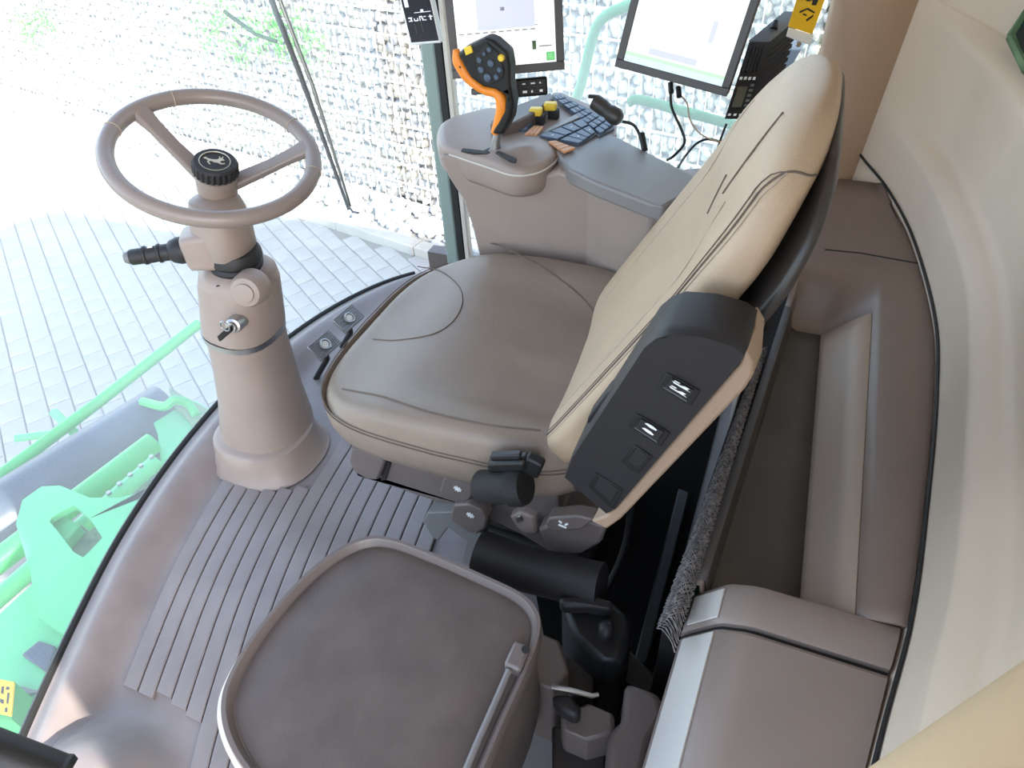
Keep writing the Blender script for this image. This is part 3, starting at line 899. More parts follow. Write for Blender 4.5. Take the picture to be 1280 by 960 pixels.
back = obj('backrest', G().loft([[bpt(h, 2*pi*k/72) for k in range(72)] for h in HS]), 'leather_lit', seat, ang=80)
def shpt(h, th):
    b = bhalf(max(min(h, .5), .05))+0.004
    if h > .50:
        t = (min(h, .684)-.50)/(.684-.50); b = .250*(max(0, 1-t**2.8))**.48
    c, n = cos(th), sin(th)
    w = b*math.copysign(abs(c)**lerp(.45, .62, sstep(.48, .66, h)), c)
    k = interp([0, .5, .65, .684], [.019, .019, .014, .002], h)
    return BO+BUu*h+BW*w+BN*(nback(min(h, HT))+.014*sstep(.60, .68, h)-k+.001+k*math.copysign(abs(n)**.6, n)+twist(w, h))
HS2 = [.0, .03, .1, .2, .3, .4, .46, .5, .54, .58, .60, .62, .64, .66, .66, .668, .675, .680, .6825, .6838, .68399]
obj('back_shell', G().loft([[shpt(h, 2*pi*k/64) for k in range(64)] for h in HS2]), 'shell', seat, ang=60)
def bs(h, th): return bpt(h, th, .0006)
for dth, m, r in ((0.0, 'seam', .0016), (0.10, 'seam_light', .0009), (-0.10, 'seam', .0009)):
    pts = [bs(h, pi-.62+dth) for h in [.012+.014*i for i in range(43)]]+[bs(.620, pi-.50+dth), bs(.634, pi-.3), bs(.640, pi-.05), bs(.642, pi+.2), bs(.642, pi+.5)]
    seam('side_stitching', pts, r, m, back, 80)
seam('head_seam', [bs(h, th) for h, th in ((.53, pi-1.34), (.56, pi-1.30), (.59, pi-1.27), (.62, pi-1.27), (.645, pi-1.28))], .0014, 'seam', back)
seam('centre_seam', [bs(h, pi-1.16) for h in (.05, .1, .16, .22, .28, .34, .40, .46, .52, .54)], .0009, 'seam_light', back)
seam('centre_seam', [bs(h, 1.16) for h in (.05, .1, .16, .22, .28, .34, .40, .46, .52, .56)], .0009, 'seam_light', back)
seam('fabric_tag', [bs(h, pi-1.50) for h in (.47, .50, .53)], .0016, 'seam', back, 12)
# armrest folded up beside the backrest
ya = 0.655
arm_out = [(703, 600), (712, 575), (805, 432), (820, 420), (838, 414), (880, 418), (920, 430), (934, 441), (930, 450), (768, 640), (756, 646)]
base = [Yp(x, y, ya) for x, y in arm_out]
cA = sum(base, V(0, 0, 0))/len(base)
def shr(p, k): return cA+(p-cA)*k
rings = [[shr(p, .965)+V(0, 0, 0) for p in base], [shr(p, .99)+V(0, .006, 0) for p in base], [p+V(0, .016, 0) for p in base], [p+V(0.0, .085, 0) for p in base]]
g = G().loft(rings)
if True:
    pass
arm = obj('armrest', g, 'charcoal', seat, ang=40)
pad_out = [(931, 437), (942, 455), (941, 470), (930, 488), (775, 650), (758, 662), (738, 652), (757, 645), (770, 634), (924, 456)]
pb = [Yp(x, y, ya+.004) for x, y in pad_out]
obj('armrest_pad', G().loft([[p for p in pb], [p+V(.004, .05, -.002) for p in pb], [p+V(0.0, .095, 0) for p in pb]]), 'pad_leather', seat, ang=50, bevel=0.004)
def armq(pts, y, th): return G().prism([Yp(x, y2, y) for x, y2 in pts], (0, -th, 0))
yf = ya-.0002
def sw(name, fr, icons):
    s = obj('switch_frame', armq(fr, yf, .0022), 'black', arm, bevel=0.0015)
    (ax_, ay), (bx, by), (cx_, cy_), (dx, dy) = fr
    def q(u, v):
        x0 = lerp(ax_, bx, u); y0 = lerp(ay, by, u); x1 = lerp(dx, cx_, u); y1 = lerp(dy, cy_, u)
        return lerp(x0, x1, v), lerp(y0, y1, v)
    if icons != 'blank':
        obj('rocker', armq([q(.18, .18), q(.52, .18), q(.52, .85), q(.18, .85)], yf-.0023, .0025), 'charcoal', s, bevel=.001)
        obj('rocker', armq([q(.54, .18), q(.9, .18), q(.9, .85), q(.54, .85)], yf-.0023, .004), 'charcoal', s, bevel=.001)
        obj('switch_line', armq([q(.10, .15), q(.14, .15), q(.14, .85), q(.10, .85)], yf-.0023, .001), 'rubber', s)
        if icons == 'lumbar':
            for cu in (.36, .70):
                obj('icon', armq([q(cu-.07, .3), q(cu+.0, .25), q(cu-.01, .5), q(cu+.07, .62), q(cu+.06, .74), q(cu-.04, .68), q(cu-.08, .8)], yf-.0064, .0006), 'white', s)
                obj('icon', armq([q(cu+.05, .28), q(cu+.1, .3), q(cu+.1, .45), q(cu+.05, .43)], yf-.0064, .0006), 'white', s)
        else:
            for cu in (.36, .70):
                obj('icon', armq([q(cu-.08, .5), q(cu-.02, .32), q(cu+.07, .38), q(cu+.08, .55), q(cu+.01, .68), q(cu-.06, .66)], yf-.0064, .0006), 'white', s)
    else:
        obj('blank_plate', armq([q(.2, .2), q(.9, .2), q(.9, .85), q(.2, .85)], yf-.0023, .0015), 'charcoal', s, bevel=.001)
sw('a', [(822, 482), (834, 465), (876, 488), (863, 507)], 'lumbar')
sw('b', [(786, 532), (796, 516), (838, 540), (826, 558)], 'lamp')
sw('c', [(777, 577), (794, 556), (816, 570), (798, 592)], 'blank')
sw('d', [(734, 606), (744, 590), (780, 612), (766, 636)], 'blank')
obj('slot', armq([(820, 428), (824, 423), (834, 421), (830, 427)], ya-.0, .002), 'gasket', arm)
obj('release_tab', G().prism([Yp(x, y, ya+.045) for x, y in ((733, 530), (735, 522), (758, 492), (763, 489), (764, 494), (741, 528))], (0, .03, 0)), 'charcoal', arm, bevel=.002)
# seat base below the cushion
bc_ = [(440, 562), (436, 578), (445, 594), (470, 603), (500, 612), (545, 628), (590, 640), (650, 668), (690, 692), (722, 695), (750, 680), (758, 655), (700, 640), (690, 590)]
g = G().prism([Yp(x, y, .80) for x, y in bc_], (0, .46, 0))
base_ = obj('seat_base', g, 'taupe_dark', seat, bevel=.006)
def side_plate(name, pts, y, th, m, parent, bev=.003): return obj(name, G().prism([Yp(a, b, y) for a, b in pts], (0, th, 0)), m, parent, bevel=bev)
side_plate('base_gap', [(478, 588), (483, 577), (488, 578), (482, 600), (476, 601)], .795, .006, 'gasket', seat, 0)
side_plate('slide_lever', [(438, 560), (436, 578), (443, 591), (458, 599), (473, 600), (482, 576), (470, 568)], .782, .02, 'taupe_dark', seat, .005)
# paddles with round white symbols
def paddle(pts, y, th, ic, sym):
    p = obj('adjuster_lever', G().prism([Yp(a, b, y) for a, b in pts], (0, th, 0)), 'taupe_dark', seat, bevel=.004)
    c = Yp(*ic, y-.001)
    if sym == 'rosette':
        for k in range(8):
            a = 2*pi*k/8
            u = V(cos(a), 0, sin(a)); w = V(-sin(a), 0, cos(a))
            obj('symbol', G().obox(c+u*.003-w*.0013, u*.0055, w*.0026, V(0, -.0008, 0)), 'white', p)
        obj('symbol', G().lathe([(0, 0), (.0028, 0), (.0028, .0008), (0, .0008)], c, (0, -1, 0), 10), 'white', p)
    else:
        for a, b in (((-.008, .008), (-.003, .004)), ((-.009, -.003), (.006, -.006)), ((.004, .002), (.009, .007))):
            obj('symbol', G().tube([c+V(a[0], 0, a[1]), c+V(b[0], 0, b[1])], .002, 6), 'white', p)
    return p
paddle([(549, 615), (553, 600), (557, 591), (592, 602), (590, 622), (583, 628), (556, 621)], .765, .025, (572, 611), 'rosette')
paddle([(566, 632), (585, 630), (602, 638), (609, 648), (607, 660), (597, 668), (585, 666), (562, 650)], .755, .03, (588, 644), 'rosette')
paddle([(681, 655), (686, 648), (720, 645), (742, 650), (728, 662), (690, 665)], .745, .03, (704, 656), 'arrow')
side_plate('recline_cover', [(672, 662), (690, 655), (735, 652), (757, 660), (752, 678), (728, 694), (700, 694), (680, 680)], .765, .04, 'taupe_dark', seat, .006)
side_plate('pivot_screw', [(643, 648), (650, 645), (653, 651), (646, 655)], .778, .012, 'steel', seat, .002)
side_plate('pivot_cover', [(636, 646), (650, 640), (668, 648), (672, 668), (656, 668), (645, 660)], .782, .03, 'taupe', seat, .006)
# belt buckle
bk0 = Yp(596, 612, .70); bk1 = Yp(682, 612, .70)
bu = (bk1-bk0).normalized()
buck = obj('belt_retractor', G().lathe([(0, 0), (.027, 0), (.030, .004), (.030, .064), (.0305, .066), (.034, .068), (.034, .088), (.030, .096), (0, .098)], bk0+V(0, 0.01, -.004), bu, 28), 'black_soft', seat, ang=40)
g = G().obox(Yp(609, 592, .715), bu*.075, V(0, .03, 0), V(0, 0, .026))
obj('buckle', g, 'black', seat, bevel=.006)
obj('buckle_button', G().obox(Yp(612, 576, .720), bu*.060, V(0, .014, 0), V(0, 0, .012)), 'charcoal', seat, bevel=.003)
obj('buckle_strap', G().obox(Yp(650, 590, .722), V(.03, 0, -.01), V(0, .02, 0), V(.012, 0, .04)), 'black', seat, bevel=.005)
# pedestal
obj('pedestal', G().box((-0.43, 1.11, 0.17), (0.34, 0.36, 0.34)), 'black_soft', seat, bevel=.02)
for k in range(4):
    obj('bellows_fold', G().box((-0.43, 1.11, 0.06+.07*k), (0.37, 0.40, 0.03)), 'black_soft', seat, bevel=.012)
g = G().tube([Yp(598, 690, .70), Yp(660, 712, .70), Yp(752, 733, .70)], .043, 20)
obj('side_bracket', G().prism([Yp(x, y, .775) for x, y in ((528, 652), (534, 641), (568, 640), (604, 668), (592, 706), (576, 704), (582, 676), (560, 660), (548, 676), (540, 672))], (0, .05, 0)), 'rubber', seat, bevel=.003)
obj('document_box', g, 'charcoal', seat, ang=50)

# ================================================================== REAR SHELF BEHIND THE SEAT
def bx(y):
    for i in range(len(BPs)-1):
        if BPs[i].y <= y <= BPs[i+1].y:
            t = (y-BPs[i].y)/(BPs[i+1].y-BPs[i].y+1e-9)
            return lerp(BPs[i].x, BPs[i+1].x, t), lerp(BPs[i].z, BPs[i+1].z, t)
    return BPs[-1].x, BPs[-1].z
def flap_x(y): return -.018+.0634*(y-.573)
rs = thing('rear_shelf', 'deep moulded taupe shelf along the rear wall behind the driver seat', 'shelf', V(.15, 1.2, 0))
FZ = 0.40
fa, fb = Zp(1032, 362, FZ), Zp(1003, 740, FZ)
ia, ib = Zp(1096, 362, .50), Zp(1077, 745, .50)
def onl(a, b, y): return lerp(a.x, b.x, (y-a.y)/(b.y-a.y))
def shelf_ring(y):
    k = sstep(1.50, 1.60, y)           # recess ends with a rounded wall
    x0 = flap_x(y); xb, zb = bx(y)
    zt = zb-.004
    xf = onl(fa, fb, min(y, 1.5)); xi = onl(ia, ib, min(y, 1.5))
    def zz(z): return lerp(z, zt-.004, k)
    p = [(x0, zz(.465)), (x0+.012, zz(.462)), (x0+.020, zz(FZ+.01)), (x0+.035, zz(FZ)), (xf-.01, zz(FZ)), (xf+.004, zz(FZ+.006)), (lerp(xf, xi, .5), zz((FZ+.5)/2)), (xi-.006, zz(.488)), (xi+.002, zz(.499)), (xi+.012, zz(.504)), (lerp(xi, xb, .6), zz(.510)), (xb-.012, zz(zt-.004)), (xb-.004, zt-.006)]
    return [V(a, y, b) for a, b in p]
ys = [.674]+[.70+.05*i for i in range(16)]+[1.47, 1.49, 1.505, 1.52, 1.535, 1.55, 1.565, 1.58, 1.59, 1.60, 1.63, 1.68, 1.75, 1.82, 1.88, 1.92]
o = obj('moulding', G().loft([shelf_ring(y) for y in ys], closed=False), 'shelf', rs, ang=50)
m_ = o.modifiers.new('solid', 'SOLIDIFY'); m_.thickness = .006; m_.offset = -1
# dark mat lying in the recess
mr = []
for y in [.682+.038*i for i in range(22)]:
    xf = onl(fa, fb, y)
    x0 = flap_x(y)
    mr.append([V(x0-.001, y, .4680), V(x0+.014, y, .4655), V(x0+.0235, y, FZ+.012), V(x0+.037, y, FZ+.0035), V(lerp(x0+.037, xf, .5), y, FZ+.0035), V(xf-.004, y, FZ+.0035)])
o = obj('shelf_mat', G().loft(mr, closed=False), 'mat_dark', rs)
m_ = o.modifiers.new('solid', 'SOLIDIFY'); m_.thickness = .002; m_.offset = 1
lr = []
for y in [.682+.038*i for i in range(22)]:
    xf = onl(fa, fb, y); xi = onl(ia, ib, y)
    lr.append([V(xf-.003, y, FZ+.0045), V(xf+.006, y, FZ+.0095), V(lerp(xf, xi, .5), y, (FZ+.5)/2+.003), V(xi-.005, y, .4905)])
o = obj('shelf_ledge_lit', G().loft(lr, closed=False), 'lit_ledge', rs)  # sheet over the slope, coloured lighter as if lit
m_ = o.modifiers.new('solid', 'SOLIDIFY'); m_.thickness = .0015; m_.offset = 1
xb0, zb0 = bx(1.66)
g = G().tube([V(flap_x(1.66)+.05, 1.66, .5285), V(.18, 1.668, .5285), V(xb0-.012, 1.66, .528)], .0018, 6)
obj('panel_seam', g, 'gasket', rs)
# fascia under the front edge
obj('fascia', G().prism([V(flap_x(y)-.002, y, 0.0) for y in (.62, 1.95)]+[V(flap_x(y)-.03, y, 0.0) for y in (1.95, .62)], (0, 0, .455)), 'black_soft', rs)
obj('pale_fascia', G().prism([V(flap_x(y)-.031, y, .30) for y in (1.12, 1.9)]+[V(flap_x(y)-.040, y, .30) for y in (1.9, 1.12)], (0, 0, .18)), 'pale', rs, bevel=.003)
# woven net edge hanging along the shelf front
ng = G()
rnd = random.Random(3)
for k in range(150):
    y = lerp(.58, 1.27, k/149)
    wide = lerp(.030, .012, (y-.58)/.7)
    for s in (-1, 1):
        pts = []
        for i in range(6):
            t = i/5
            yy = y+s*.035*t+rnd.uniform(-.002, .002)
            pts.append(V(flap_x(yy)-.016+wide*(t-.45)*1.2+rnd.uniform(-.001, .001), yy, .470+.012*sin(pi*t)+rnd.uniform(-.0015, .0015)-.03*max(0, .35-t)))
        ng.tube(pts, .0011, 4)
ne = obj('net_edge', ng, 'net', rs, kind='stuff')

# storage box at the near end of the shelf
sb = thing('storage_box', 'taupe storage box with a lid seam at the near end of the rear shelf', 'box', V(.12, .4, 0))
def box_ring(y, dz, k):
    xb, zb = bx(max(y, -.2))
    x0 = Zp(830, 860, .47).x+.04*(y-.48)
    return [V(x0, y, 0), V(x0, y, .425+dz), V(x0+.006, y, .436+dz), V(x0+.046, y, .484+dz), V(x0+.055, y, .491+dz), V(x0+.085, y, .502+dz), V(x0+.10, y, .504+dz), V(xb-.010, y, .504+dz), V(xb-.006, y, 0)]
def seam_y(x): return .598
lid_y = [.604, .612, .65, .668, .676]
dzs = [-.002, .0015, .002, .001, -.004]
obj('lid', G().loft([box_ring(y, d_, 0) for y, d_ in zip(lid_y, dzs)]), 'taupe', sb, ang=30)
obj('box_body', G().loft([box_ring(y, d_, 0) for y, d_ in ((-.05, 0), (.30, 0), (.588, 0), (.595, -.005))]), 'taupe', sb, ang=30)
obj('lid_joint', G().loft([box_ring(y, -.012, 0) for y in (.594, .606)]), 'gasket', sb)
fr0 = box_ring(.2, 0, 0); fr1 = box_ring(.592, 0, 0)
def front_panel(y0, y1, off):
    r0 = box_ring(y0, off, 0); r1 = box_ring(y1, off, 0)
    a, b, c, d = r0[2], r0[3], r1[3], r1[2]
    n_ = (b-a).cross(c-b).normalized()
    if n_.z < 0: n_ = -n_
    return G().prism([a+n_*.0, b+n_*.0, c+n_*.0, d+n_*.0], n_*.003)
obj('lit_front_facet', front_panel(-.02, .588, 0), 'pale', sb, bevel=.001)  # taupe face coloured pale to stand for windscreen light on it
obj('lit_lid_facet', front_panel(.612, .664, .002), 'pale', sb, bevel=.001)  # same painted light on the lid's forward face

# ================================================================== FOLDED INSTRUCTOR SEAT WITH TRAY
isx = thing('instructor_seat', 'folded passenger seat with a dark brown tray on its back', 'seat', V(-.40, .33, 0))
TZ = .50
to = [(600, 975), (632, 900), (660, 838), (675, 795), (674, 765), (652, 741), (600, 716), (540, 690), (490, 672), (455, 671), (415, 690), (370, 728), (318, 790), (285, 845), (275, 885), (283, 925), (306, 965), (350, 1010), (430, 1055), (520, 1060), (570, 1030)]
tw = [Zp(x, y, TZ) for x, y in to]
cl = spline(tw+[tw[0]], 120)[:-1]
tc = sum(cl, V(0, 0, 0))/len(cl)
def tr(k, z): return [V(tc.x+(p.x-tc.x)*k, tc.y+(p.y-tc.y)*k, z) for p in cl]
obj('tray_rim', G().loft([tr(.985, TZ-.040), tr(1.0, TZ-.030), tr(1.0, TZ-.004), tr(.992, TZ+.002), tr(.965, TZ+.002), tr(.955, TZ-.001), tr(.945, TZ-.008), tr(.935, TZ-.012), tr(.90, TZ-.0125), tr(.3, TZ-.0125), tr(.01, TZ-.0125)]), 'rim', isx, ang=50)
obj('tray_panel', G().loft([tr(.928, TZ-.0122), tr(.925, TZ-.0105), tr(.92, TZ-.010), tr(.5, TZ-.010), tr(.01, TZ-.010)]), 'tray', isx, ang=40)
def trc(k, z): return [p+V(-.022, 0, 0) for p in tr(k, z)]
obj('cushion', G().loft([trc(.95, .34), trc(.985, .35), trc(1.0, .37), trc(1.005, .40), trc(1.0, .44), trc(.99, .466), trc(.965, .475)]), 'cream', isx, ang=60)
obj('seat_shell', G().loft([tr(.75, .16), tr(.92, .18), tr(.96, .24), tr(.96, .35), tr(.955, .455)]), 'taupe_dark', isx, ang=60)
obj('seat_post', G().box((tc.x+.02, tc.y-.03, .085), (.16, .14, .17)), 'black_soft', isx, bevel=.01)
hq = Zp(646, 822, TZ)
ha = (Zp(640, 838, TZ)-Zp(656, 802, TZ)).normalized(); hbv = V(0, 0, 1).cross(ha)
hgx = obj('hinge_clip', G().obox(hq-ha*.020-hbv*.012-V(0, 0, .02), ha*.04, hbv*.026, V(0, 0, .029)), 'rim', isx, bevel=.005)
hh_ = Zp(657, 812, TZ+.0095)
obj('hinge_hole', G().lathe([(0, 0), (.006, 0), (.006, .001), (0, .001)], hh_, (0, 0, 1), 14), 'gasket', hgx)
edge = [Zp(x, y, TZ+.003) for x, y in ((636, 838), (618, 880), (598, 925), (580, 968))]
obj('rim_bead', G().tube(edge, .0045, 10), 'pad', isx)

# mechanism between the two seats
mk = thing('seat_rail_bracket', 'dark stepped seat bracket between the tray seat and the storage box', 'bracket', Zp(765, 905, 0))
def blk(pts, z, th, name, m, bev=.006): return obj(name, G().prism([Zp(x, y, z) for x, y in pts], (0, 0, -th)), m, mk, bevel=bev)
blk([(782, 850), (826, 866), (832, 890), (812, 925), (800, 985), (755, 985), (760, 915), (776, 900)], .34, .30, 'bracket_block', 'taupe_dark', .012)
blk([(700, 892), (735, 878), (768, 892), (770, 915), (735, 925), (704, 912)], .30, .10, 'bracket_step', 'taupe_dark')
blk([(690, 905), (760, 925), (756, 985), (690, 985)], .22, .2, 'bracket_tray', 'shell')
blk([(688, 868), (712, 866), (728, 884), (722, 897), (700, 885)], .33, .04, 'release_lever', 'charcoal', .008)
blk([(776, 800), (826, 850), (812, 868), (778, 850)], .16, .15, 'cover', 'shell')
obj('rod', G().tube([Zp(690, 858, .34), Zp(712, 862, .345), Zp(740, 870, .33), Zp(748, 868, .33)], .004, 8), 'steel', mk)
g = G().prism([Zp(x, y, .30) for x, y in ((676, 790), (700, 800), (712, 840), (690, 862), (664, 850), (660, 830))], (0, 0, -.22))
obj('side_plate', g, 'taupe_dark', mk, bevel=.006)
blk([(706, 820), (744, 830), (742, 868), (700, 870)], .22, .2, 'pedestal_cover', 'shell')
lv = thing('release_handle', 'black bent release handle in the dark gap behind the tray seat', 'handle', Zp(745, 775, .1))
def hb_(name, pts, z, th, m, bev): return obj(name, G().prism([Zp(x, y, z) for x, y in pts], (0, 0, -th)), m, lv, bevel=bev)
hb_('handle_body', [(700, 746), (730, 742), (768, 752), (790, 772), (790, 795), (778, 828), (748, 825), (716, 795)], .30, .25, 'black', .02)
hb_('handle_grip', [(698, 745), (735, 742), (768, 752), (764, 762), (738, 757), (702, 757)], .34, .03, 'charcoal', .008)
hb_('knob', [(746, 772), (766, 770), (770, 788), (752, 796)], .335, .05, 'charcoal', .012)
tag(obj('floor_rail', G().prism([Zp(x, y, .04) for x, y in ((848, 610), (862, 615), (808, 830), (792, 828))], (0, 0, -.035)), 'charcoal', bevel=.004), 'dark floor rail in the gap between the seat and the rear shelf', 'rail')
tag(obj('seat_hose', G().tube(spline([Yp(790, 620, .95), Yp(782, 680, .90), Yp(764, 725, .86), Yp(742, 760, .84)], 30), .008, 10), 'black'), 'thin black hose curving down behind the seat base', 'hose')
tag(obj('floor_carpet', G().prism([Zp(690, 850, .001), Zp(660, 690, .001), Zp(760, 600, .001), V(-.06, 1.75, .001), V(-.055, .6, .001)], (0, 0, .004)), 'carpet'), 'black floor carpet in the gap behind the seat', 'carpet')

# ================================================================== CONTROL CONSOLE ON THE RIGHT OF THE SEAT
cn = thing('armrest_console', 'taupe control console with keys and joystick on the right of the seat', 'console', V(-.55, 1.55, .0))
CYN = 1.40
side_px = [(547, 183), (550, 200), (560, 222), (578, 250), (590, 285), (604, 345), (640, 420), (800, 420), (850, 330), (858, 250), (812, 254), (740, 230), (697, 205), (669, 222), (640, 222), (600, 207), (570, 195)]
sp = [Yp(x, y, CYN) for x, y in side_px]
sp = [V(p.x, p.y, min(p.z, .770)) for p in sp]
g = G().loft([[p for p in sp], [p+V(0, .16, 0) for p in sp]])
g = G().prism(sp, (0, .17, 0))
obj('side_panel', g, 'taupe', cn, bevel=.010, seg=3)
PZ = .795
def slab(name, pts, z, th, m, parent=cn, bev=.004, seg=2): return obj(name, G().prism([Zp(x, y, z) for x, y in pts], (0, 0, -th)), m, parent, bevel=bev, seg=seg)
pod_px = [(545, 172), (549, 160), (565, 150), (592, 142), (612, 138), (628, 140), (640, 150), (652, 165), (668, 172), (684, 178), (697, 192), (690, 204), (669, 215), (640, 217), (606, 206), (576, 196), (550, 186)]
pod = [Zp(x, y, .775) for x, y in pod_px]
pc = spline(pod+[pod[0]], 80)[:-1]
pcc = sum(pc, V(0, 0, 0))/len(pc)
palm = Zp(655, 193, .79)
def pr_(k, z):
    out = []
    for p in pc:
        q = V(pcc.x+(p.x-pcc.x)*k, pcc.y+(p.y-pcc.y)*k, z)
        if k < .93: q.z += .018*math.exp(-((q.x-palm.x)**2+(q.y-palm.y)**2)/(.055**2))*sstep(.93, .7, k)
        out.append(q)
    return out
obj('palm_rest', G().loft([pr_(.94, .715), pr_(.975, .725), pr_(.995, .742), pr_(1.0, .762), pr_(.99, .776), pr_(.96, .784), pr_(.92, .787), pr_(.85, .788), pr_(.7, .789), pr_(.5, .789), pr_(.3, .789), pr_(.1, .789), pr_(.01, .789)]), 'taupe', cn, ang=70)
obj('palm_trim', G().tube([p+V(0, 0, -.004) for p in pc[38:74]], .0022, 6), 'pale', cn)
slab('lever_slot', [(576, 188), (578, 185), (604, 188), (612, 184), (616, 190), (608, 192), (590, 191)], .7905, .004, 'gasket', bev=.001)
slab('lever_slot', [(619, 190), (624, 188), (646, 198), (645, 202), (638, 201)], .802, .004, 'gasket', bev=.001)
# key module
slab('key_module', [(638, 152), (690, 116), (702, 115), (758, 138), (771, 152), (771, 168), (724, 186), (699, 194), (684, 178), (654, 168)], .782, .16, 'taupe', bev=.006)
slab('bay_wall', [(612, 152), (640, 133), (688, 115), (692, 121), (668, 140), (644, 153), (622, 158)], .815, .05, 'taupe_dark', bev=.004)
def keys(c4, nu, nv, z, m, gap=.14, th=.006, name='key', parent=cn, skip=()):
    A, B, C_, D_ = [Zp(x, y, z) for x, y in c4]
    for i in range(nu):
        for j in range(nv):
            if (i, j) in skip: continue
            u0, u1 = (i+gap/2)/nu, (i+1-gap/2)/nu; v0, v1 = (j+gap/2)/nv, (j+1-gap/2)/nv
            q = [quad(A, B, C_, D_, u, v) for u, v in ((u0, v0), (u1, v0), (u1, v1), (u0, v1))]
            k = obj(name, G().prism(q, (0, 0, -th)), m, parent, bevel=.0012, seg=1)
            c = sum(q, V(0, 0, 0))/4; e1 = (q[1]-q[0])*.22; e2 = (q[3]-q[0])*.06
            if m == 'key' and (i+j) % 2 == 0: obj('key_mark', G().obox(c-e1*.5-e2*.5, e1, e2, V(0, 0, .0006)), 'white', k)
slab('key_plate', [(688, 119), (701, 117), (769, 152), (768, 160), (749, 170)], .788, .008, 'key_plate', bev=.002)
keys([(690, 119), (701, 118), (768, 154), (751, 167)], 3, 8, .7935, 'key')
slab('key_plate', [(668, 170), (728, 145), (748, 166), (724, 181)], .788, .008, 'key_plate', bev=.002)
keys([(671, 169), (728, 147), (745, 165), (726, 179)], 4, 2, .7935, 'key')
keys([(655, 168), (668, 156), (680, 157), (672, 168)], 1, 3, .7935, 'key_orange', .12)
keys([(642, 161), (656, 151), (666, 152), (656, 164)], 2, 3, .7935, 'key')
keys([(684, 176), (695, 175), (721, 184), (704, 190)], 1, 4, .7935, 'key_orange', .15)
slab('divider_bar', [(684, 160), (722, 141), (728, 145), (676, 168)], .793, .008, 'pad', bev=.003)
for x, y in ((666, 143), (684, 136)):
    b0_ = Zp(x+7, y+8, .79)
    lvx = obj('lever_post', G().obox(b0_+V(-.012, -.006, -.02), V(.026, 0, 0), V(0, .02, 0), V(0, 0, .035)), 'gasket', cn, bevel=.003)
    obj('lever_cap', G().obox(b0_+V(-.020, -.012, .012), V(.030, .006, .0), V(-.004, .024, 0), V(0, 0, .018)), 'yellow', cn, bevel=.004)
# rear pad of the console
obj('rear_pad', G().prism([Zp(x, y, .785) for x, y in ((697, 194), (704, 189), (762, 166), (775, 172), (866, 218), (870, 235), (830, 258), (812, 254), (745, 228), (712, 212))], (0, 0, -.035)), 'pad', cn, bevel=.010, seg=3)
obj('pad_shell', G().prism([Zp(x, y, .75) for x, y in ((697, 202), (762, 172), (870, 228), (835, 262), (812, 262), (745, 236))], (0, 0, -.25)), 'taupe', cn, bevel=.008)
# joystick
jb = Zp(619, 186, .79); JY = jb.y
def J(x, y, d=0): return Yp(x, y, JY+d)
obj('joystick_stem', G().tube([jb-V(0, 0, .01), J(620, 176), J(623, 166)], [.014, .010, .010], 12), 'steel', cn)
def skin(name, pts, th, y0, m, parent, bev): return obj(name, G().prism([J(x, y, y0) for x, y in pts], (0, th, 0)), m, parent, bevel=bev, seg=3)
js = skin('joystick', [(614, 168), (618, 160), (630, 140), (632, 120), (618, 112), (602, 108), (588, 98), (580, 84), (571, 68), (580, 60), (607, 47), (618, 52), (634, 66), (637, 85), (637, 105), (641, 130), (638, 150), (628, 170)], .040, -.020, 'black', cn, .007)
path = [(618, 166), (625, 150), (628, 132), (622, 117), (606, 113), (592, 103), (582, 92), (573, 76), (570, 62)]
rads = [.009, .0135, .0145, .0115, .009, .011, .013, .013, .007]
pth = spline([J(x, y, -.006) for x, y in path], 40)
obj('orange_grip', G().tube(pth, [interp([i/8 for i in range(9)], rads, k/40) for k in range(41)], 14), 'orange', js, ang=80)
obj('grip_screw', G().lathe([(0, .001), (.002, .001), (.002, 0), (0, 0)], J(575, 84, -.0200), (0, -1, 0), 10), 'gasket', js)
skin('yellow_button', [(579, 60), (588, 57), (591, 66), (582, 70)], .006, -.024, 'yellow', js, .002)
obj('yellow_button', G().lathe([(0, .006), (.006, .006), (.0075, .003), (.0075, 0), (0, 0)], J(627, 72, -.021), (0, -1, 0), 16), 'yellow', js)
skin('button_plate', [(594, 70), (608, 54), (622, 66), (630, 88), (628, 98), (612, 106), (598, 98)], .004, -.0225, 'gasket', js, .001)
for x, y, r in ((600, 76), (612, 62), (620, 70), (602, 86), (614, 78), (624, 86), (620, 98), (608, 98)) and [(600, 75, .0062), (612, 62, .0055), (602, 87, .007), (614, 79, .0075), (625, 87, .006), (621, 96, .006), (610, 97, .0085), (606, 67, .0045)]:
    obj('round_button', G().lathe([(0, .005), (r*.7, .005), (r, .003), (r, 0), (0, 0)], J(x, y, -.0225), (0, -1, 0), 14), 'key', js, ang=40)
# plug with cable at the far end of the console
pg = thing('power_plug', 'dark brown plug with a cable at the far end of the console', 'plug', Zp(765, 140, .80))
p0 = Dp(742, 126, 1.62); p1 = Dp(778, 152, 1.60)
pdv = (p1-p0).normalized()
obj('plug_body', G().lathe([(0, 0), (.010, 0), (.018, .004), (.018, .030), (.016, .045), (.019, .05), (.020, .070), (.013, .080), (0, .082)], p0, pdv, 20), 'shell', pg, ang=40)
obj('plug_latch', G().obox(p0+V(-.012, -.006, .006), V(.026, 0, 0), V(0, .01, 0), V(0, 0, .008)), 'black', pg, bevel=.002)
obj('cable', G().tube(spline([p1, Dp(790, 155, 1.60), Dp(798, 165, 1.60), Dp(804, 185, 1.59)], 24), .0035, 8), 'black', pg)
obj('connector', G().tube([Dp(802, 167, 1.59), Dp(806, 188, 1.585)], .007, 10), 'black', pg)

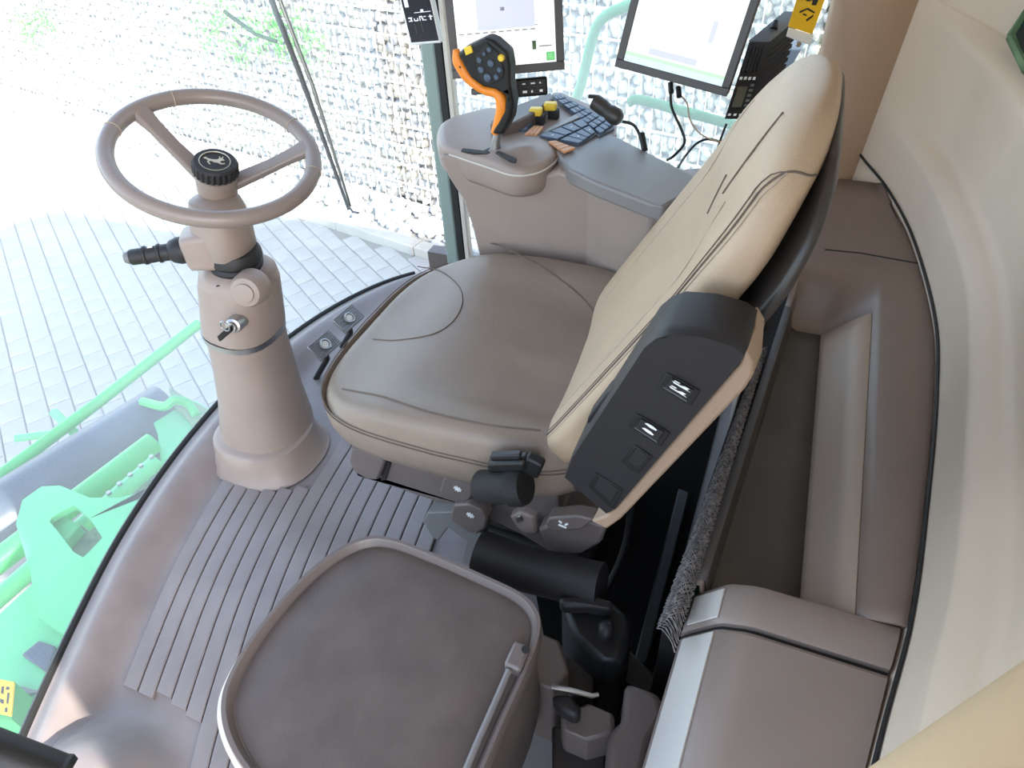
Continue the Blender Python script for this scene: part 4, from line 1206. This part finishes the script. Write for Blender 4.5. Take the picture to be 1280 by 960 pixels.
# ================================================================== DISPLAYS AND RADIO
def monitor(name, label, BL, BR, tilt, h, m_w, group=None):
    t = thing('display_monitor', label, 'monitor', BL, group)
    r = (BR-BL); w = r.length; r.normalize()
    n = r.cross(V(0, 0, 1)).normalized()       # faces the cab
    n = (n+V(0, 0, tilt)).normalized()
    u = n.cross(r)
    if u.z < 0: u = -u
    obj('housing', G().obox(BL-n*.035, r*w, u*h, n*.030), 'bezel', t, bevel=.006)
    b = m_w
    for o_, a_, c_ in ((BL, r*w, u*b), (BL+u*(h-b), r*w, u*b), (BL+u*b, r*b, u*(h-2*b)), (BL+r*(w-b)+u*b, r*b, u*(h-2*b))):
        obj('bezel', G().obox(o_-n*.006, a_, c_, n*.008), 'bezel', t, bevel=.0015)
    sc_ = obj('screen', G().obox(BL+r*b+u*b-n*.006, r*(w-2*b), u*(h-2*b), n*.003), 'screen', t)
    W_, H_ = w-2*b, h-2*b
    def gfx(x0, y0, x1, y1, m, nm='screen_panel'):
        obj(nm, G().obox(BL+r*(b+W_*x0)+u*(b+H_*y0)-n*.0031, r*W_*(x1-x0), u*H_*(y1-y0), n*.0005), m, sc_)
    return t, r, u, n, w, h, gfx
BLl = Dp(566, 99, 1.60); BRl = Dp(706, 87, 1.60)
t1, r1_, u1_, n1_, w1, h1, gf = monitor('m', 'upright monitor with a map on its screen, behind the joystick', BLl, BRl, .22, .215, .018)
gf(.22, .42, .80, .95, 'scr_lav')
gf(.46, .62, .50, .66, 'rubber')
for k in range(10): gf(.03+.08*k, .385, .03+.08*k+.05, .40, 'scr_grey', 'screen_text')
gf(.80, .43, .83, .44, 'scr_grey', 'screen_text')
gf(.24, .29, .40, .305, 'scr_grey', 'screen_text')
gf(.76, .16, .80, .26, 'green_dark', 'screen_icon')
gf(.83, .185, .96, .20, 'scr_grey', 'screen_text')
gf(.90, .02, .985, .12, 'scr_green', 'screen_button'); gf(.92, .04, .965, .10, 'scr_pale', 'screen_icon')
# button strip under it
ks = obj('button_strip', G().obox(BLl+r1_*(w1*.50)-u1_*.052-n1_*.03, r1_*.088, u1_*.040, n1_*.022), 'black', t1, bevel=.005)
for i in range(4):
    for j in range(2):
        q = BLl+r1_*(w1*.50+.006+.0195*i)-u1_*(.029+.018*j)-n1_*.0085
        kq = obj('strip_button', G().obox(q, r1_*.016, u1_*.014, n1_*.003), 'charcoal', ks, bevel=.002)
for i in range(4):
    for j in range(2):
        q = BLl+r1_*(w1*.50+.010+.0195*i)-u1_*(.025+.018*j)-n1_*.0052
        obj('button_symbol', G().obox(q, r1_*(.004+.003*((i+j) % 3)), u1_*(.003+.002*((i*2+j) % 2)), n1_*.0005), 'white', ks)
obj('strip_arm', G().obox(BLl+r1_*(w1*.15)-u1_*.040-n1_*.034, r1_*.16, u1_*.014, n1_*.012), 'bezel', t1, bevel=.003)
obj('mount', G().tube([BLl+r1_*(w1*.4)+u1_*.08-n1_*.03, BLl+r1_*(w1*.3)+u1_*.13-n1_*.13, V(-1.03, 1.93, 1.12)], .014, 10), 'black', t1)
BLr = Dp(768, 83, 1.60); BRr = Dp(908, 121, 1.545)
t2, r2_, u2_, n2_, w2, h2, gf = monitor('m', 'tilted monitor with a nearly blank bright screen, above the rear pad of the console', BLr, BRr, .20, .225, .017)
gf(0, 0, 1, .07, 'scr_blue'); gf(0, .07, 1, .11, 'scr_pale')
gf(.22, .13, .70, .20, 'scr_lav'); gf(.74, .40, .79, .62, 'scr_lav'); gf(.35, .97, 1, 1.0, 'scr_pale')
obj('mount', G().tube([BLr+r2_*(w2*.5)+u2_*.1-n2_*.03, BLr+r2_*(w2*.7)+u2_*.16-n2_*.16, V(-.02, 1.95, 1.25)], .014, 10), 'black', t2)
for x, y in ((838, 112), (848, 117)):
    obj('socket', G().tube([Dp(x, y-8, 1.585), Dp(x+1, y+4, 1.58)], .006, 10), 'black', t2)
obj('cable', G().tube(spline([Dp(838, 112, 1.58), Dp(840, 135, 1.58), Dp(853, 165, 1.58), Dp(855, 180, 1.59), Dp(842, 195, 1.62), Dp(834, 200, 1.66)], 40), .0032, 8), 'black', t2)
obj('cable', G().tube(spline([Dp(850, 118, 1.58), Dp(859, 130, 1.60), Dp(862, 148, 1.60), Dp(873, 165, 1.60), Dp(888, 174, 1.60), Dp(904, 178, 1.62)], 40), .0018, 6), 'leather_lit', t2)
tag(obj('loose_cable', G().tube(spline([Dp(846, 212, 1.62), Dp(856, 196, 1.66), Dp(870, 180, 1.68), Dp(885, 174, 1.68), Dp(903, 178, 1.68)], 40), .003, 8), 'black'), 'loose black cable looping behind the backrest below the right monitor', 'cable')
# small display on the front post
bl = Dp(513, 57, 1.78); br = Dp(551, 54, 1.74)
sd_ = thing('corner_display', 'small dark display with white digits in a white frame on the front post', 'display', bl)
r = (br-bl); w = r.length; r.normalize(); n = r.cross(V(0, 0, 1)).normalized(); u = (V(0, 0, 1)-V(0, 0, 1).project(r)).normalized()
obj('frame', G().obox(bl-n*.02, r*w, u*.20, n*.02), 'white', sd_, bevel=.004)
ds = obj('display_glass', G().obox(bl+r*.006+u*.007, r*(w-.010), u*.19, n*.0015), 'scr_dark', sd_)
def dg(x0, y0, x1, y1, m='scr_white', nm='digit'):
    obj(nm, G().obox(bl+r*(.006+(w-.010)*x0)+u*(.007+.19*y0)+n*.0014, r*(w-.010)*(x1-x0), u*.19*(y1-y0), n*.0006), m, ds)
dg(.08, .42, .22, .62)
for x0, y0, x1, y1 in ((.10, .285, .24, .30), (.18, .25, .22, .30), (.10, .25, .24, .262), (.30, .25, .33, .285), (.33, .25, .42, .26), (.42, .25, .45, .285), (.50, .25, .53, .305), (.53, .292, .60, .305), (.58, .27, .62, .30), (.60, .25, .64, .275), (.66, .29, .74, .30), (.66, .25, .74, .26), (.84, .285, .98, .295), (.88, .25, .92, .31), (.36, .345, .95, .352), (.60, .345, .70, .38)):
    dg(x0, y0, x1, y1)
dg(.28, .10, .295, .22, 'scr_lcd', 'gauge'); dg(.52, .11, .535, .23, 'scr_lcd', 'gauge')
obj('bracket', G().obox(bl-n*.055+r*.02+u*.05, r*.03, u*.06, n*.04), 'black', sd_)
# two-way radio on the rear post
rd = thing('cab_radio', 'black upright radio with buttons and a lit edge, beside the right monitor', 'radio', Dp(903, 150, 1.60))
ra = Dp(904, 150, 1.60); rb_ = Dp(928, 152, 1.62)
la = Dp(935, 53, 1.64)
ex = (rb_-ra); ex = V(.040, .020, -.004); ey = la-ra
ez = V(.05, .10, .03)
rbody = obj('housing', G().obox(ra, ex*1.15, ey, ez), 'black', rd, bevel=.004)
def rq(u, v, h=0):
    nn = ex.cross(ey).normalized()
    if nn.y > 0: nn = -nn
    return ra+ex*1.15*u+ey*v+nn*h, nn
def rp(u0, v0, u1, v1, h0, h1, m, nm):
    p, nn = rq(u0, v0, h0)
    return obj(nm, G().obox(p, ex*1.15*(u1-u0), ey*(v1-v0), nn*(h1-h0)), m, rbody)
rp(.2, .16, .62, .42, .0005, .002, 'scr_lcd', 'lcd')
for k in range(5): rp(.14+.16*k, .62, .20+.16*k, .96, .0005, .003, 'charcoal', 'grille_rib')
for k in range(6): rp(.74, .10+.065*k, .90, .13+.065*k, .0005, .0025, 'rubber', 'radio_button')
for k in range(4): rp(.14+.2*k, .51, .26+.2*k, .545, .0005, .0025, 'white', 'radio_button')
for k in range(3): rp(.14+.25*k, .05, .26+.25*k, .075, .0005, .0025, 'white', 'radio_button')
top_o = ra+ey
obj('top_plate', G().obox(top_o+ey.normalized()*.0005, ex*1.15, ez*1.2, ey.normalized()*.006), 'sky_gloss', rd, bevel=.002)
obj('top_knob', G().lathe([(.009, 0), (.009, .010), (.006, .012), (.006, .022), (0, .022)], top_o+ex*.6+ez*.45+ey.normalized()*.006, ey, 14), 'black', rd)
for k in range(10):
    q = ra+ex*1.15+ey*(.08+.09*k)+ez*.06
    obj('cooling_fin', G().obox(q, ex.normalized()*.006, ey*.05, ez*.9), 'charcoal', rd)
obj('mount_plate', G().obox(Dp(962, 88, 1.68), V(.04, .015, .0), (Dp(1000, 42, 1.74)-Dp(972, 88, 1.60)), V(.004, -.006, 0)), 'black', rd, bevel=.002)
obj('mount_bolt', G().lathe([(0, .004), (.006, .004), (.006, 0), (0, 0)], Dp(998, 56, 1.695), -FW, 14), 'steel', rd)
obj('cable', G().tube(spline([Dp(908, 155, 1.61), Dp(903, 168, 1.61), Dp(897, 185, 1.63)], 16), .0028, 8), 'black', rd)
# yellow warning sign
wn = thing('warning_sign', 'yellow warning sign with black pictograms beside the top of the backrest', 'sign', Dp(1008, 20, 1.60))
s0_ = [Dp(985, 33, 1.60), Dp(1015, 43, 1.60), Dp(1036, -14, 1.62), Dp(1003, -24, 1.62)]
nw_ = (s0_[1]-s0_[0]).cross(s0_[3]-s0_[0]).normalized()
if nw_.dot(FW) > 0: nw_ = -nw_
def sgn(u, v, h=0): return quad(s0_[0], s0_[1], s0_[2], s0_[3], u, v)+nw_*h
def sgp(uv, h0, h1, m, nm, parent): return obj(nm, G().prism([sgn(a, b, h0) for a, b in uv], nw_*(h1-h0)), m, parent)
bk = obj('backing', G().prism([Dp(x, y, k) for x, y, k in ((983, 45, 1.605), (1013, 56, 1.605), (1017, 44, 1.605), (986, 34, 1.605))], -nw_*.002), 'white', wn)
yl = sgp([(0, 0), (1, 0), (1, 1), (0, 1)], 0, .0015, 'yellow_label', 'sign_face', wn)
for poly in ([(.34, .60), (.50, .62), (.52, .68), (.44, .72), (.34, .68)], [(.60, .56), (.76, .58), (.78, .70), (.66, .74), (.58, .66)], [(.50, .64), (.62, .66), (.62, .69), (.50, .68)], [(.24, .36), (.5, .48), (.8, .44), (.8, .41), (.5, .44), (.26, .32)], [(.40, .34), (.55, .34), (.55, .31), (.40, .31)], [(.62, .20), (.80, .34), (.78, .38), (.58, .24)]):
    sgp(poly, .0015, .0022, 'gasket', 'pictogram', yl)

# black grab handle at the lower left
gh = thing('grab_handle', 'black grab handle end at the lower left corner', 'handle', Dp(40, 930, .72))
obj('bar', G().tube([Dp(-180, 880, .70), Dp(-35, 930, .72), Dp(70, 970, .74)], .022, 20), 'black', gh)
obj('end_cap', G().lathe([(.0225, 0), (.0235, .004), (.021, .010), (0, .011)], Dp(70, 970, .74), Dp(70, 970, .74)-Dp(-35, 930, .72), 20), 'gasket', gh)
